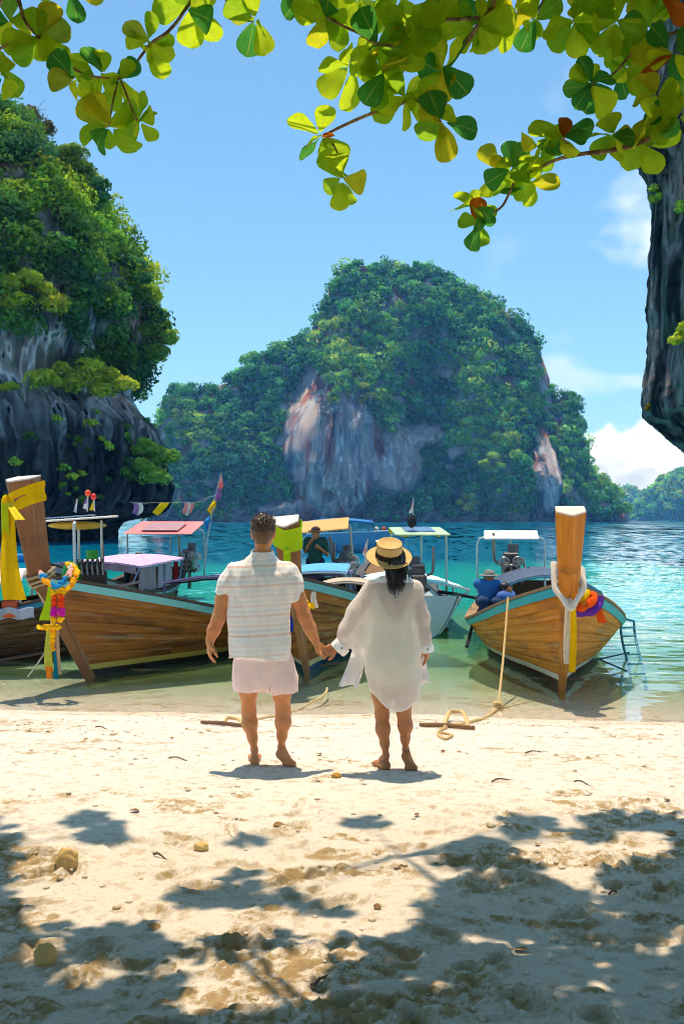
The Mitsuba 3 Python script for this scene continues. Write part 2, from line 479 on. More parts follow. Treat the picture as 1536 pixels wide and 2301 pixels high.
class Island:
    """A karst island: an outline at its real distance, rounded out to real depth both ways, leaning back towards its top."""

    def __init__(self, outline_px, Y, round_, depth, lean, seed, cliffs=(), rough=1.0, fl=0.06):
        self.Y, self.R, self.D, self.lean, self.seed, self.cliffs, self.rough, self.fl = Y, round_, depth, lean, seed, cliffs, rough, fl
        self.poly = [(at(px, py, Y)[0], at(px, py, Y)[2]) for px, py in outline_px]

    def bare(self, x, z):
        b = np.zeros(np.shape(x))
        for (px, py, rx, rz) in self.cliffs:
            c, s = at(px, py, self.Y), self.Y / FPX
            w = 0.5 * (meshkit.fbm(np.stack([x * .03, z * .05, x * 0 + self.seed], -1), 4) - .5)
            b = np.maximum(b, np.clip((1 + w - np.sqrt(((x - c[0]) / (rx * s)) ** 2 + ((z - c[2]) / (rz * s)) ** 2)) / .18, 0, 1))
        return b

    def front(self, x, z, wall=True):
        d = inside_depth(self.poly, x, z)
        t = np.clip(1 - d / self.R, 0, 1)
        w = np.sqrt(np.clip(1 - t ** 2, 0, 1))
        big = meshkit.fbm(np.stack([x * .018 * self.rough, z * .012 * self.rough, x * 0 + self.seed], -1), 4) - .5
        flute = meshkit.fbm(np.stack([x * self.fl, z * self.fl * .12, x * 0 + self.seed + 5], -1), 4) - .5
        fw = self.D * w * (1 + 0.85 * big) - self.lean * np.clip(z, 0, None) * w + self.D * 0.16 * flute * w
        if wall:
            fw = fw + self.bare(x, z) * (0.27 * np.clip(80 - z, 0, 80) * np.clip(d / 12, 0, 1) * (self.D / 66) - self.D * 0.04)
        return d, self.Y - fw

    def mesh(self, res):
        xs, zs = (np.arange(min(c) - res, max(c) + 2 * res, res) for c in zip(*self.poly))
        zs = zs[zs > -12]
        X, Z = np.meshgrid(xs, zs)
        d, Yf = self.front(X, Z)
        # vertices just outside slide onto the outline so that front and back close
        g0, g1 = np.gradient(d, res)
        gl = np.sqrt(g0 ** 2 + g1 ** 2) + 1e-6
        out = (d < 0) & (d > -1.6 * res)
        Xs, Zs = X - np.where(out, d * g1 / gl, 0), Z - np.where(out, d * g0 / gl, 0)
        Yf = np.where(d <= 0, self.Y, Yf)
        ok = d > -1.6 * res
        q = grid_faces(len(zs), len(xs))
        q = q[ok.reshape(-1)[q].all(1)]
        front = np.stack([Xs, Yf, Zs], -1).reshape(-1, 3)
        back = np.stack([Xs, 2 * self.Y - Yf * 1.0 + 0.0, Zs], -1).reshape(-1, 3)
        f = tri(q)
        v = np.vstack([front, back])
        f = np.vstack([f, f[:, ::-1] + len(front)])
        used, inv = np.unique(f, return_inverse=True)
        v, f = v[used], inv.reshape(f.shape)
        return trimesh.Trimesh(v, f, process=False)

    def scatter(self, n, r, keep=1.0, zmin=1.5):
        lo, hi = np.min(self.poly, 0), np.max(self.poly, 0)
        x, z = r.uniform(lo[0], hi[0], n), r.uniform(max(lo[1], zmin), hi[1], n)
        d, y = self.front(x, z)
        b = self.bare(x, z)
        ok = (d > 0) & (b < .25) & (r.random(n) < keep)
        return np.stack([x, y, z], -1)[ok], d[ok]


def forest_tints(p, r, seed, dark, mid, bright, scale):
    a = meshkit.fbm(np.stack([p[:, 0] * scale, p[:, 2] * scale, p[:, 1] * 0 + seed], -1), 3)
    a = np.clip((a - .36) / .3, 0, 1) * .5 + r.random(len(p)) * .5
    t = np.where(a[:, None] < .6, dark + (mid - dark) * (a / .6)[:, None], mid + (bright - mid) * ((a - .6) / .4)[:, None])
    return t * r.uniform(.6, 1.35, (len(p), 1))


r_ = np.random.default_rng(21)
MAIN = [(336, 1180), (345, 1030), (360, 950), (386, 880), (415, 866), (450, 880), (500, 864), (532, 852), (556, 808), (604, 788), (650, 776), (688, 764), (714, 714), (730, 672), (744, 636),
        (764, 608), (800, 598), (850, 596), (900, 612), (930, 599), (962, 599), (996, 620), (1034, 650), (1070, 664), (1104, 676), (1150, 712), (1192, 752), (1216, 800), (1234, 850), (1240, 915), (1244, 930),
        (1256, 896), (1270, 888), (1284, 896), (1292, 930), (1302, 995), (1316, 1056), (1356, 1100), (1386, 1126), (1402, 1152), (1402, 1180), (1392, 1215), (346, 1215)]
main = Island(MAIN, 640.0, 62.0, 66.0, 0.33, 3, cliffs=[(700, 1010, 52, 170), (790, 1040, 60, 125), (880, 1060, 60, 70), (1186, 1070, 26, 110), (1215, 850, 16, 90), (385, 1130, 34, 40), (690, 1150, 120, 26), (930, 990, 60, 26)])
mm = main.mesh(2.6)
mv = np.asarray(mm.vertices)
obj('karst_island_rock', mm, 'rock_material', smooth=True, uv=np.stack([mv[:, 0] * 0 + .23, mv[:, 0] * 0 + 1.0], -1), kind='structure', label='steep limestone island with red and white streaked cliffs across the bay')
p, d = main.scatter(3600, r_)
dk, md, br = np.array([.03, .17, .085]), np.array([.13, .40, .08]), np.array([.55, .70, .07])
m, n, c = crowns(p + [0, -1.0, 1.0], 2.6 + 6.5 * r_.random(len(p)) ** 1.8, forest_tints(p, r_, 1, dk, md, br, .035), 150, 1.0, r_, squash=.85, lean=1.1)
obj('island_forest', m, 'foliage', normals=n, color=c, kind='stuff', label='dense forest clothing the steep limestone island', cat='forest')

FAR1 = Island([(1395, 1180), (1420, 1150), (1440, 1120), (1460, 1092), (1490, 1070), (1520, 1060), (1560, 1062), (1640, 1075), (1700, 1110), (1760, 1180)], 1500.0, 90, 90, .2, 8)
FAR2 = Island([(1370, 1180), (1385, 1105), (1395, 1098), (1415, 1096), (1440, 1112), (1470, 1125), (1500, 1180)], 2100.0, 60, 60, .2, 9)
for isl, nm, lab, cnt in ((FAR1, 'far_island', 'forested blue-green island far off at the right edge', 700), (FAR2, 'far_island', 'small hazy blue island between the big island and the right-hand one', 300)):
    k = isl.mesh(9.0)
    kv = np.asarray(k.vertices)
    key = obj(nm, k, 'rock_material', smooth=True, uv=np.stack([kv[:, 0] * 0 + .06, kv[:, 0] * 0 + .2], -1), kind='structure', label=lab)
    p, d = isl.scatter(cnt * 2, r_)
    m, n, c = crowns(p, r_.uniform(7, 13, len(p)), forest_tints(p, r_, 2, dk, md, br * .8, .02), 40, 3.6, r_)
    obj('forest', m, 'foliage', parent=key, normals=n, color=c, kind='stuff')
# ---------------------------------------------------------------- left-hand cliff: a karst tower standing in the water
LX, LY = -45.0, 100.0
_RZ = PchipInterpolator([-3, 0.0, 1.6, 2.6, 5, 9, 11, 12.5, 14.5, 17, 21, 24, 28, 31, 34.5, 37.5, 40, 42.5, 43.4],
                        [20.0, 20.0, 20.6, 25.0, 26.8, 26.2, 25.8, 24.6, 23.4, 23.9, 25.3, 25.2, 23.4, 21.4, 18.8, 16.0, 13.0, 7.5, 0.01])


def tower_r(th, z):
    R = _RZ(z)
    x = th * 25
    big = meshkit.fbm(np.stack([x * .12, z * .05, x * 0 + 3], -1), 4) - .5
    fl = meshkit.fbm(np.stack([x * .55, z * .06, x * 0 + 8], -1), 4) - .5
    ch = meshkit.fbm(np.stack([x * 1.5, z * .35, x * 0 + 12], -1), 4) - .5
    low = np.clip((13 - z) / 3, 0, 1)
    k = np.clip(R / 12, 0, 1)
    return R + k * (big * 4.4 + fl * (2.2 + 1.5 * low) + ch * (0.9 + 0.9 * low))


def tower_pt(th, z, out=0.0):
    R = tower_r(th, z) + out
    return np.stack([LX + R * np.sin(th), LY - R * np.cos(th), z + th * 0], -1)


th, zz = np.meshgrid(np.linspace(-math.pi, math.pi, 620), np.r_[np.linspace(-3, 24, 180), np.linspace(24.3, 43.4, 80)])
P = tower_pt(th, zz)
lv = P.reshape(-1, 3)
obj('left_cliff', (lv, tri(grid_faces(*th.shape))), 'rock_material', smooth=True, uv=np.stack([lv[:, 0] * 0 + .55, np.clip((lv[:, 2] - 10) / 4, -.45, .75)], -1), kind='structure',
    label='dark overhanging limestone cliff with rusty streaks rising from the water at the left')

r_ = np.random.default_rng(31)
DK, MD, BR = np.array([.02, .10, .055]), np.array([.19, .40, .04]), np.array([.62, .74, .04])


def cliff_crowns(n, r, zlo, zhi):
    z = zlo + (zhi - zlo) * r.random(n)
    t = r.uniform(-1.3, 2.0, n)
    p = tower_pt(t, z, 0.25)
    s = .5 * (meshkit.fbm(np.stack([t * 25 * .1, z * .12, t * 0 + 1], -1), 3) - .5)
    gap = (z < 18.0 + 6 * s) & (t > -1.3) & (t < 1.0)           # the bare streaked wall under the wood
    return p[~gap], t[~gap]


p, t = cliff_crowns(760, r_, 15.5, 43.2)
m, n, c = crowns(p, r_.uniform(1.1, 2.7, len(p)), forest_tints(p, r_, 4, DK, MD, BR, .16), 430, .24, r_, squash=.9, lean=1.0, lump=7)
obj('cliff_forest', m, 'foliage', normals=n, color=c, kind='stuff', label='dense hanging forest over the left cliff', cat='forest')
# small growth in cracks of the lower wall
z = r_.uniform(3, 12, 60)
t = r_.uniform(.5, 1.7, 60)
m, n, c = crowns(tower_pt(t, z, .1), r_.uniform(.25, .8, 60), forest_tints(tower_pt(t, z), r_, 6, DK, MD, BR, .4), 110, .16, r_)
obj('cliff_shrubbery', m, 'foliage', normals=n, color=c, kind='stuff', label='small plants clinging to the dark lower cliff', cat='plants')


def cliff_tree(foot, tips, R, tint, label, name='tree', leaf=.22, n=700, group=None, seed=0, cat='tree'):
    """A tree on the rock: bent trunk with a limb to every crown clump."""
    r = np.random.default_rng(100 + seed)
    k = thing(name, label, cat, group)
    tips = [np.asarray(q, float) for q in tips]
    mid = foot + (np.mean(tips, 0) - foot) * .45 + r.normal(size=3) * .1 * R
    wood = [tube(spline([foot, (foot + mid) / 2 + r.normal(size=3) * .12 * R, mid], 8), np.linspace(.11, .07, 8) * R, 7)]
    for q in tips:
        wood.append(tube(spline([mid, (mid + q) / 2 + r.normal(size=3) * .2 * R, q], 8), np.linspace(.06, .018, 8) * R, 6))
        for _ in range(4):
            e = q + r.normal(size=3) * .5 * R
            wood.append(tube(spline([(mid + q) / 2, (q + e) / 2 + r.normal(size=3) * .1 * R, e], 6), np.linspace(.03, .01, 6) * R, 5))
    obj('trunk', join(wood), 'matte', parent=k, color=[.10, .085, .07])
    cc = np.array(tips)
    m, nn, c = crowns(cc, np.full(len(cc), R) * r.uniform(.8, 1.2, len(cc)), np.asarray(tint) * r.uniform(.85, 1.15, (len(cc), 1)), n, leaf, r, squash=.75, lean=1.0, lump=9)
    obj('crown', m, 'foliage', parent=k, normals=nn, color=c)
    return k


def on_tower(px, py, out=0.0):
    """Where the ray through the pixel meets the left tower."""
    d = at(px, py, 1.0) - np.array([0, 0, EYE])
    Y = np.linspace(60, 120, 1500)
    q = np.array([0, 0, EYE]) + d * Y[:, None]
    R = np.hypot(q[:, 0] - LX, q[:, 1] - LY)
    t = np.arctan2(q[:, 0] - LX, LY - q[:, 1])
    hit = np.nonzero(R < tower_r(t, np.clip(q[:, 2], -3, 43)))[0]
    k = hit[0] if len(hit) else np.argmin(R)
    n = unit([q[k, 0] - LX, q[k, 1] - LY, 0])
    return q[k] + n * out, n


YG, LG, DG = np.array([.56, .62, .05]), np.array([.30, .48, .06]), np.array([.08, .24, .07])
for i, (tips, foot, R, tint, lab) in enumerate([
    ([(95, 862), (140, 838), (195, 832), (240, 850), (278, 868), (170, 868), (225, 880)], (190, 930), 1.5, YG, 'bright yellow-green tree spreading over the ledge of the dark left cliff'),
    ([(20, 640), (62, 632), (100, 660), (40, 682), (118, 690)], (10, 720), 1.4, YG * .9, 'yellow-green tree leaning out of the left cliff at the frame edge'),
    ([(330, 1010), (355, 1035), (318, 1050), (345, 1075), (372, 1028)], (330, 1120), 1.5, LG * 1.25, 'pale green tree standing at the right foot of the left cliff'),
    ([(362, 735), (372, 762), (345, 705), (352, 790), (335, 750)], (300, 770), 1.4, LG * .9, 'open-branched tree hanging out over the bay from the left cliff'),
    ([(10, 872), (25, 868)], (0, 905), .5, YG, 'small bright shrub in the wall of the left cliff at the frame edge'),
    ([(165, 345), (150, 372), (185, 378)], (130, 400), 1.5, LG * .6, 'thin-crowned tree on the skyline high on the left cliff'),
    ([(215, 415), (228, 450)], (190, 460), 1.2, DG, 'dark tree poking out of the skyline halfway up the left cliff'),
    ([(300, 600), (312, 628)], (270, 640), 1.4, DG * 1.1, 'dark green tree on the right shoulder of the left cliff'),
    ([(66, 262), (100, 288)], (80, 300), 1.5, np.array([.20, .17, .05]), 'brownish tree near the top of the left cliff'),
]):
    f, nr = on_tower(*foot)
    pts = []
    for (px, py) in tips:
        q, n2 = on_tower(min(px, foot[0] + 90), py)
        Y = min(q[1], f[1] + 2) - 1.2
        pts.append(at(px, py, Y))
    cliff_tree(f - nr * .4, pts, R, tint, lab, seed=i, n=900, leaf=.20)

# three pale trees that stand out at the foot of the big island
for i, (px, py, R, tint, lab) in enumerate([
    (1105, 1040, 8.5, LG * 1.15, 'large pale green tree halfway up the right flank of the big island'),
    (1050, 1128, 7.5, YG * .9, 'yellow-green tree near the waterline of the big island'),
    (810, 885, 9, YG * .75, 'yellow-green tree above the streaked cliff of the big island')]):
    x, _, z = at(px, py, 640)
    _, y = main.front(np.array([x]), np.array([z]))
    c = at(px, py, y[0] - 3)
    s = R * .55
    cliff_tree(c + [0, 3, -R * .8], [c + [-s, 0, -.2 * s], c + [s, 0, -.4 * s], c + [.2 * s, -.5 * s, .7 * s], c + [0, 0, -s]], s, tint, lab, seed=40 + i, leaf=.85, n=400)

# ---------------------------------------------------------------- right-hand cliff: an overhang that hangs into the frame
RC = [(1485, -420), (1478, 60), (1484, 120), (1462, 250), (1452, 300), (1447, 345), (1468, 385), (1476, 450), (1472, 520), (1466, 600), (1462, 700), (1466, 780), (1458, 850), (1451, 900),
      (1455, 935), (1470, 950), (1486, 958), (1510, 978), (1536, 1000), (1600, 1065), (1700, 1130), (1800, 1185), (1900, 1250), (3400, 1250), (3400, -420)]
rc = Island(RC, 46.0, 3.2, 4.2, 0.0, 14, rough=14, fl=1.0)
k = rc.mesh(0.11)
kv = np.asarray(k.vertices)
kk = meshkit.fbm(np.stack([kv[:, 0] * .9, kv[:, 1] * .9, kv[:, 2] * .22], -1), 5) - .5
kv = kv + np.stack([kk * .3, kk * 2.2 + np.abs(meshkit.fbm(kv * [2.6, 2.6, .9], 4) - .5) * 1.2, kk * 0], -1)
k.vertices = kv
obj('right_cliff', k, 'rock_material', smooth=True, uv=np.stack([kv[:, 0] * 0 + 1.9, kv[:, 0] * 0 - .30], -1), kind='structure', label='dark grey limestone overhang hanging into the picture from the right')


def on_right(px, py):
    p = at(px, py, 44)
    _, y = rc.front(np.array([p[0]]), np.array([p[2]]))
    return at(px, py, float(y[0]) - .35)


vine = [(1492, 330), (1490, 360), (1496, 390), (1488, 420), (1482, 445), (1470, 425), (1462, 450), (1490, 300)]
k = thing('hanging_vine', 'bright green creeper hanging down the top of the right overhang', 'vine')
pts = np.array([on_right(*q) for q in vine])
m, n, c = crowns(pts, np.full(len(pts), .32), np.tile(LG * 1.2, (len(pts), 1)), 160, .10, r_, lump=5)
obj('leaves', m, 'foliage', parent=k, normals=n, color=c)
st = [tube(spline([on_right(1490, 290), on_right(1493, 400), on_right(1480, 470)], 10), .02, 5)]
for q in range(9):
    a = on_right(1500 + 4 * q, 400 + 5 * q)
    st.append(tube(spline([on_right(1530, 340 + 8 * q), a + [0, -.2, 0], on_right(1470 + 6 * q, 455 + 2 * q)], 9), .018, 5))
obj('stem', join(st), 'matte', parent=k, color=[.30, .22, .19])
for i, (px, py, R, cnt, tint, lab) in enumerate([(1532, 752, .42, 240, YG * 1.1, 'yellow-green bush on the face of the right overhang'), (1456, 915, .16, 90, np.array([.25, .2, .03]), 'small mossy tuft at the lower tip of the right overhang'),
                                            (1525, 465, .25, 110, LG * 1.2, 'little green plant below the creeper on the right overhang'), (1497, 548, .10, 50, YG, 'tiny yellow-green plant midway down the right overhang')]):
    k = thing('cliff_plant', lab, 'plant')
    c0 = on_right(px, py)
    m, n, c = crowns(np.array([c0, c0 + [.5 * R, .1, .6 * R], c0 + [-.3 * R, 0, -.7 * R]]), np.full(3, R), np.tile(tint, (3, 1)), cnt, .09, r_)
    obj('leaves', m, 'foliage', parent=k, normals=n, color=c)
    obj('stem', tube(spline([c0 + [0, .5, -.5 * R], c0 + [0, .2, -.2 * R], c0], 6), .02, 5), 'matte', parent=k, color=[.12, .1, .07])
# ---------------------------------------------------------------- wood: uv.x = metres along the grain + 1000 x kind, uv.y = metres across + 10 x piece
def wood_colour(p, n, uv):
    kind = dr.floor(uv.x / 1000.0)
    x, y = uv.x - kind * 1000.0, uv.y
    piece = mikit.cell_rand(dr.floor(y / 10.0), kind, 3)
    g = mikit.fbm(x * 1.6 + piece * 50, y * 34, piece * 9, 4)
    blotch = mikit.fbm(x * 1.9 + piece * 5, p.z * 3.0, y * 0.2, 4)
    fine = mikit.noise(x * 7, y * 190, piece * 7)
    c = mi.Color3f(0.62, 0.205, 0.012)                              # 0: varnished orange
    d = mi.Color3f(0.32, 0.10, 0.012)
    for k, a, b in ((1, (0.34, 0.12, 0.020), (0.10, 0.036, 0.010)), (2, (0.13, 0.062, 0.026), (0.035, 0.018, 0.010)), (3, (0.27, 0.115, 0.045), (0.13, 0.055, 0.024)), (4, (0.30, 0.20, 0.13), (0.12, 0.08, 0.05))):
        s = dr.select(dr.abs(kind - k) < 0.5, 1.0, 0.0)
        c, d = mikit.mix(c, a, s), mikit.mix(d, b, s)
    t = dr.clip(0.38 * mikit.smoothstep(0.38, 0.66, g) + 0.60 * mikit.smoothstep(0.46, 0.70, blotch) + 0.20 * (piece - 0.5), 0, 1)
    scuff = mikit.smoothstep(0.66, 0.74, mikit.fbm(x * 2.6 + piece * 30, y * 26, 4.0, 4)) * 0.35
    return mikit.mix(mikit.mix(c, d, t) * (0.85 + 0.3 * fine), [0.42, 0.33, 0.24], scuff)


def wood_bump(p, n, uv):
    x = uv.x - dr.floor(uv.x / 1000.0) * 1000.0
    return mikit.fbm(x * 3, uv.y * 60, 0, 3) * 0.003


scene['wood'] = two({'type': 'bumpmap', 'arbitrary': proc(wood_bump, 2e-3), 'scale': 1.0,
                     'inner': {'type': 'principled', 'base_color': proc(wood_colour), 'roughness': 0.45, 'specular': 0.3, 'clearcoat': 0.15, 'clearcoat_gloss': 0.8}})

_U = [0, .5, 1, 2, 3.3, 5, 7, 9]
HB = PchipInterpolator(_U, [.05, .40, .66, 1.0, 1.17, 1.13, .95, .66])
HS = PchipInterpolator(_U, [1.33, 1.14, .98, .70, .50, .44, .50, .78])
HK = PchipInterpolator(_U, [-.08, -.20, -.27, -.33, -.37, -.35, -.28, -.02])
HP = PchipInterpolator(_U, [1.0, .86, .78, .62, .50, .46, .46, .52])
PIECE = [0]


class Boat:
    """A longtail boat: u metres aft of the stem foot, v to the right as one faces it, z above the water."""

    def __init__(self, key, foot, heading, wood=0, beam=1.0, high=1.0, length=9.0, roll=0.0, rake=0.95):
        self.key, self.o, self.d = key, np.array([foot[0], foot[1], 0.0]), unit([heading[0], heading[1], 0])
        self.r = np.array([self.d[1], -self.d[0], 0])
        self.wood, self.beam, self.high, self.k, self.roll, self.rake = wood, beam, high, length / 9.0, roll, rake

    def W(self, u, v, z):
        c, s = math.cos(self.roll), math.sin(self.roll)
        u, v, z = (np.asarray(q, float)[..., None] for q in np.broadcast_arrays(u, v, z))
        return self.o + u * self.d + (v * c + z * s) * self.r + (z * c - v * s) * np.array([0, 0, 1.0])

    def mesh(self, m):
        q = np.asarray(m.vertices)
        m.vertices = self.W(q[:, 0], q[:, 1], q[:, 2])
        return m

    def hull(self, u, t, side, off=0.0):
        """A point on the hull at fraction t from keel to sheer."""
        u9 = np.asarray(u, float) / self.k
        u9, t = np.broadcast_arrays(u9, np.asarray(t, float))
        uu = np.clip(u9, 0, 9)
        B, S, K, p = HB(uu) * self.beam, HS(uu) * self.high, HK(uu), HP(uu)
        z = K + (S - K) * t
        y = B * np.clip(t, 0, 1.2) ** p * (1 + 0.10 * np.clip(t - .4, 0, 1) * np.exp(-uu)) + off
        shift = self.rake * np.clip((z + .2) / 1.5, 0, 2) * np.exp(-uu / 1.6)
        return uu * self.k - shift, side * y, z

    def hp(self, u, t, side, off=0.0):
        return self.W(*self.hull(u, t, side, off))

    def build_hull(self, planks=True, paint=(.02, .42, .58), cap=(.10, .075, .06), stripe=(.70, .60, .32), bottom=(.035, .02, .015), inner=(.09, .055, .03), stem=True, strakes=7, skin=None):
        key, L = self.key, 9 * self.k
        us = np.r_[np.linspace(0, 1.5, 16), np.linspace(1.7, 9, 30)] * self.k
        ts = np.linspace(0, 1, 12)
        U, Tt = np.meshgrid(us, ts)
        a = self.hp(U, Tt, 1, -.035)[:, :, :]
        b = self.hp(U, Tt, -1, -.035)
        end = []
        tr = np.vstack([self.hp(np.full(12, us[-1]), ts, 1, -.03), self.hp(np.full(12, us[-1]), ts, -1, -.03)[::-1]])
        end = trimesh.Trimesh(np.vstack([tr, tr.mean(0)]), [[i, (i + 1) % 24, 24] for i in range(24)], process=False)
        obj('hull', join([sheet(a, .02), sheet(b, .02), end]), 'paint' if skin else 'matte', key, color=skin or inner, smooth=40)
        tb = list(range(3 + strakes))

        def level(u, i, f=0.0):
            """Fraction t of the joint line i (+ f of the strake above it): paint line, stripe, then the strakes."""
            q = np.clip(np.asarray(u, float) / self.k, 0, 9)
            K, S = HK(q), HS(q) * self.high
            lines_ = [0 * q, np.clip((.07 + .03 * np.exp(-q) - K) / (S - K), .05, .7), np.clip((.145 + .03 * np.exp(-q) - K) / (S - K), .1, .75)]
            lines_ += [lines_[2] + (.93 - lines_[2]) * j / strakes for j in range(1, strakes + 1)]
            return lines_[i] * (1 - f) + lines_[i + 1] * f
        r = np.random.default_rng(abs(hash_(key)))
        for side in (1, -1):
            for i in range(len(tb) - 1):
                if i < 2:
                    cuts = [0, 9]
                else:
                    cuts = sorted([0, 9] + [float(q) for q in r.uniform(1.2, 8.2, 1 if i % 2 else 2)])
                if skin and i >= 2:
                    if i == 2:
                        u = np.linspace(0, L, 50)
                        G = np.stack([self.hp(u, np.full(50, q), side, .006) for q in np.linspace(.12, .93, 9)], 0)
                        obj('hull_side', sheet(G, .02), 'paint', key, color=skin, smooth=50)
                    continue
                for c0, c1 in zip(cuts[:-1], cuts[1:]):
                    if c1 - c0 < .25:
                        continue
                    n = max(6, int((c1 - c0) * 5))
                    u = np.linspace(c0 * self.k + .004, c1 * self.k - .004, n)
                    q = np.linspace(.010, .990, 4)
                    proud = .006 + .004 * r.random() + (.006 if i == 1 else 0)
                    G = np.stack([self.hp(u, level(u, i, w), side, proud) for w in q], 0)
                    m = sheet(G, .022)
                    if i < 2 or not planks:
                        obj('waterline_stripe' if i == 1 else 'bottom_paint', m, 'paint', key, color=stripe if i == 1 else bottom, smooth=40)
                        continue
                    PIECE[0] += 1
                    uu = np.tile(np.tile(u, (4, 1)).ravel(), 2)[:len(m.vertices)]
                    vv = np.tile(np.repeat(np.arange(4) * .055, n), 2)[:len(m.vertices)]
                    obj('plank', m, 'wood', key, uv=np.stack([uu + 1000 * self.wood + 20, vv + 10 * PIECE[0] + 1], -1), smooth=True)
            u = np.linspace(0, L, 60)
            G = np.stack([self.hp(u, np.full(60, q), side, .022) for q in (.925, .96, 1.0)], 0)
            obj('rubbing_strip', sheet(G, .035), 'paint', key, color=paint, smooth=40)
            top = self.hp(u, 1.0, side, .045) + [0, 0, .02]
            inn = self.hp(u, 1.0, side, -.12) + [0, 0, .025]
            obj('gunwale', strip(top, inn, .035), 'matte', key, color=cap, smooth=40)
        # floor, thwarts and foredeck
        u = np.linspace(.6, 8.6, 30) * self.k
        w = HB(u / self.k) * self.beam * .72
        obj('floor', sheet(np.stack([self.W(u, -w, HK(u / self.k) + .22), self.W(u, w, HK(u / self.k) + .22)], 0), .03), 'matte', key, color=[.16, .11, .07])
        for q in (2.3, 3.4, 4.5, 5.6, 6.7):
            q *= self.k
            w = float(HB(q / self.k) * self.beam) * .93
            z = float(HS(q / self.k) * self.high) - .12
            obj('thwart', self.mesh(box((.26, 2 * w, .04), (q, 0, z), bevel=.008)), 'matte', key, color=[.20, .13, .08])
        u = np.linspace(.02, 1.5, 14) * self.k
        a, b = self.hp(u, 1.0, 1, -.03), self.hp(u, 1.0, -1, -.03)
        obj('foredeck', strip(a + [0, 0, -.03], b + [0, 0, -.03], .03), 'matte', key, color=[.20, .12, .06])
        if stem:
            self.build_stem()

    def stem_line(self, top_u, top_z):
        z = np.r_[np.linspace(-.13, 1.34 * self.high, 10), np.linspace(1.5 * self.high, top_z, 8)]
        k = 1.34 * self.high
        u = np.where(z <= k, -self.rake * (z + .2) / 1.5, 0)
        ub = -self.rake * (k + .2) / 1.5
        s = np.clip((z - k) / (top_z - k), 0, 1)
        u = np.where(z > k, ub + (top_u - ub) * s, u)
        return u, z

    def build_stem(self, top_u=-1.35, top_z=2.2, wide=.165, kind=None, top=(.62, .56, .50)):
        kind = self.wood if kind is None else kind
        u, z = self.stem_line(top_u, top_z)
        k = np.clip((z - 1.2 * self.high) / (top_z - 1.2 * self.high), 0, 1)
        w = np.where(z < 1.3 * self.high, .040 + .047 * np.clip(z, 0, 2), .105 + (wide - .105) * k)
        dp = np.where(z < 1.3 * self.high, .075 + .03 * np.clip(z, 0, 2), .13 + .05 * k)
        tu, tz = np.gradient(u), np.gradient(z)
        nrm = np.stack([-tz, tu], 1) / np.hypot(tu, tz)[:, None]           # forward, in the (u, z) plane
        prof = np.array([(-1, -1), (1, -1), (1, .15), (.12, 1.0), (-.12, 1.0), (-1, .15)])
        for name, i0, i1 in (('stem', 0, 11), ('prow_post', 10, 18)):
            rows, us = [], []
            for i in range(i0, i1):
                a, b = prof[:, 0] * w[i], prof[:, 1] * dp[i]
                rows.append(self.W(u[i] + nrm[i, 0] * b, a, z[i] + nrm[i, 1] * b))
            n, m = len(rows), len(prof)
            v, f, uvs = [], [], []
            for j in range(m):                                             # each face its own strip, so that edges stay crisp
                for i in range(n):
                    s = (z[i0 + i] + .3)
                    for q, e in ((j, 0), ((j + 1) % m, 1)):
                        v.append(rows[i][q])
                        uvs.append((s + 1000 * kind + 20, .06 * j + e * .05 + 10 * (PIECE[0] + 1) + 1))
                base = j * n * 2
                for i in range(n - 1):
                    p0 = base + 2 * i
                    f += [[p0, p0 + 1, p0 + 3], [p0, p0 + 3, p0 + 2]]
            PIECE[0] += 1
            c = len(v)
            v += list(rows[-1]) + list(rows[0])
            uvs += [(1000 * kind + 20, 10 * PIECE[0] + 2)] * (2 * m)
            f += [[c, c + i, c + i + 1] for i in range(1, m - 1)] + [[c + m, c + m + i + 1, c + m + i] for i in range(1, m - 1)]
            obj(name, (np.array(v), np.array(f)), 'wood', self.key, uv=np.array(uvs), smooth=False)
        i = 17
        a = np.array([self.W(u[i] + nrm[i, 0] * q[1] * dp[i] * .985 + s * tu[i] / 4 * .1, q[0] * w[i] * .985, z[i] + nrm[i, 1] * q[1] * dp[i] * .985 + s) for s in (.002, .022) for q in prof])
        obj('prow_top', trimesh.convex.convex_hull(a), 'matte', self.key, color=top, smooth=False)
        self.post = (u, z, w, dp, nrm)

    def neck(self, s, pad=.01):
        """A ring of points round the post at fraction s of its height (0 = gunwale, 1 = top)."""
        u, z, w, dp, nrm = self.post
        zz = 1.34 * self.high + s * (z[-1] - 1.34 * self.high)
        i = [np.interp(zz, z, q) for q in (u, w, dp, nrm[:, 0], nrm[:, 1])]
        ring = [(-1, -1), (0, -1.02), (1, -1), (1, -.4), (1, .15), (.5, .6), (0, 1.02), (-.5, .6), (-1, .15), (-1, -.4)]
        return np.array([self.W(i[0] + i[3] * (b * (i[2] + pad)), a * (i[1] + pad), zz + i[4] * (b * (i[2] + pad))) for a, b in ring])


def hash_(s):
    h = 7
    for c in s:
        h = (h * 131 + ord(c)) % 1000003
    return h


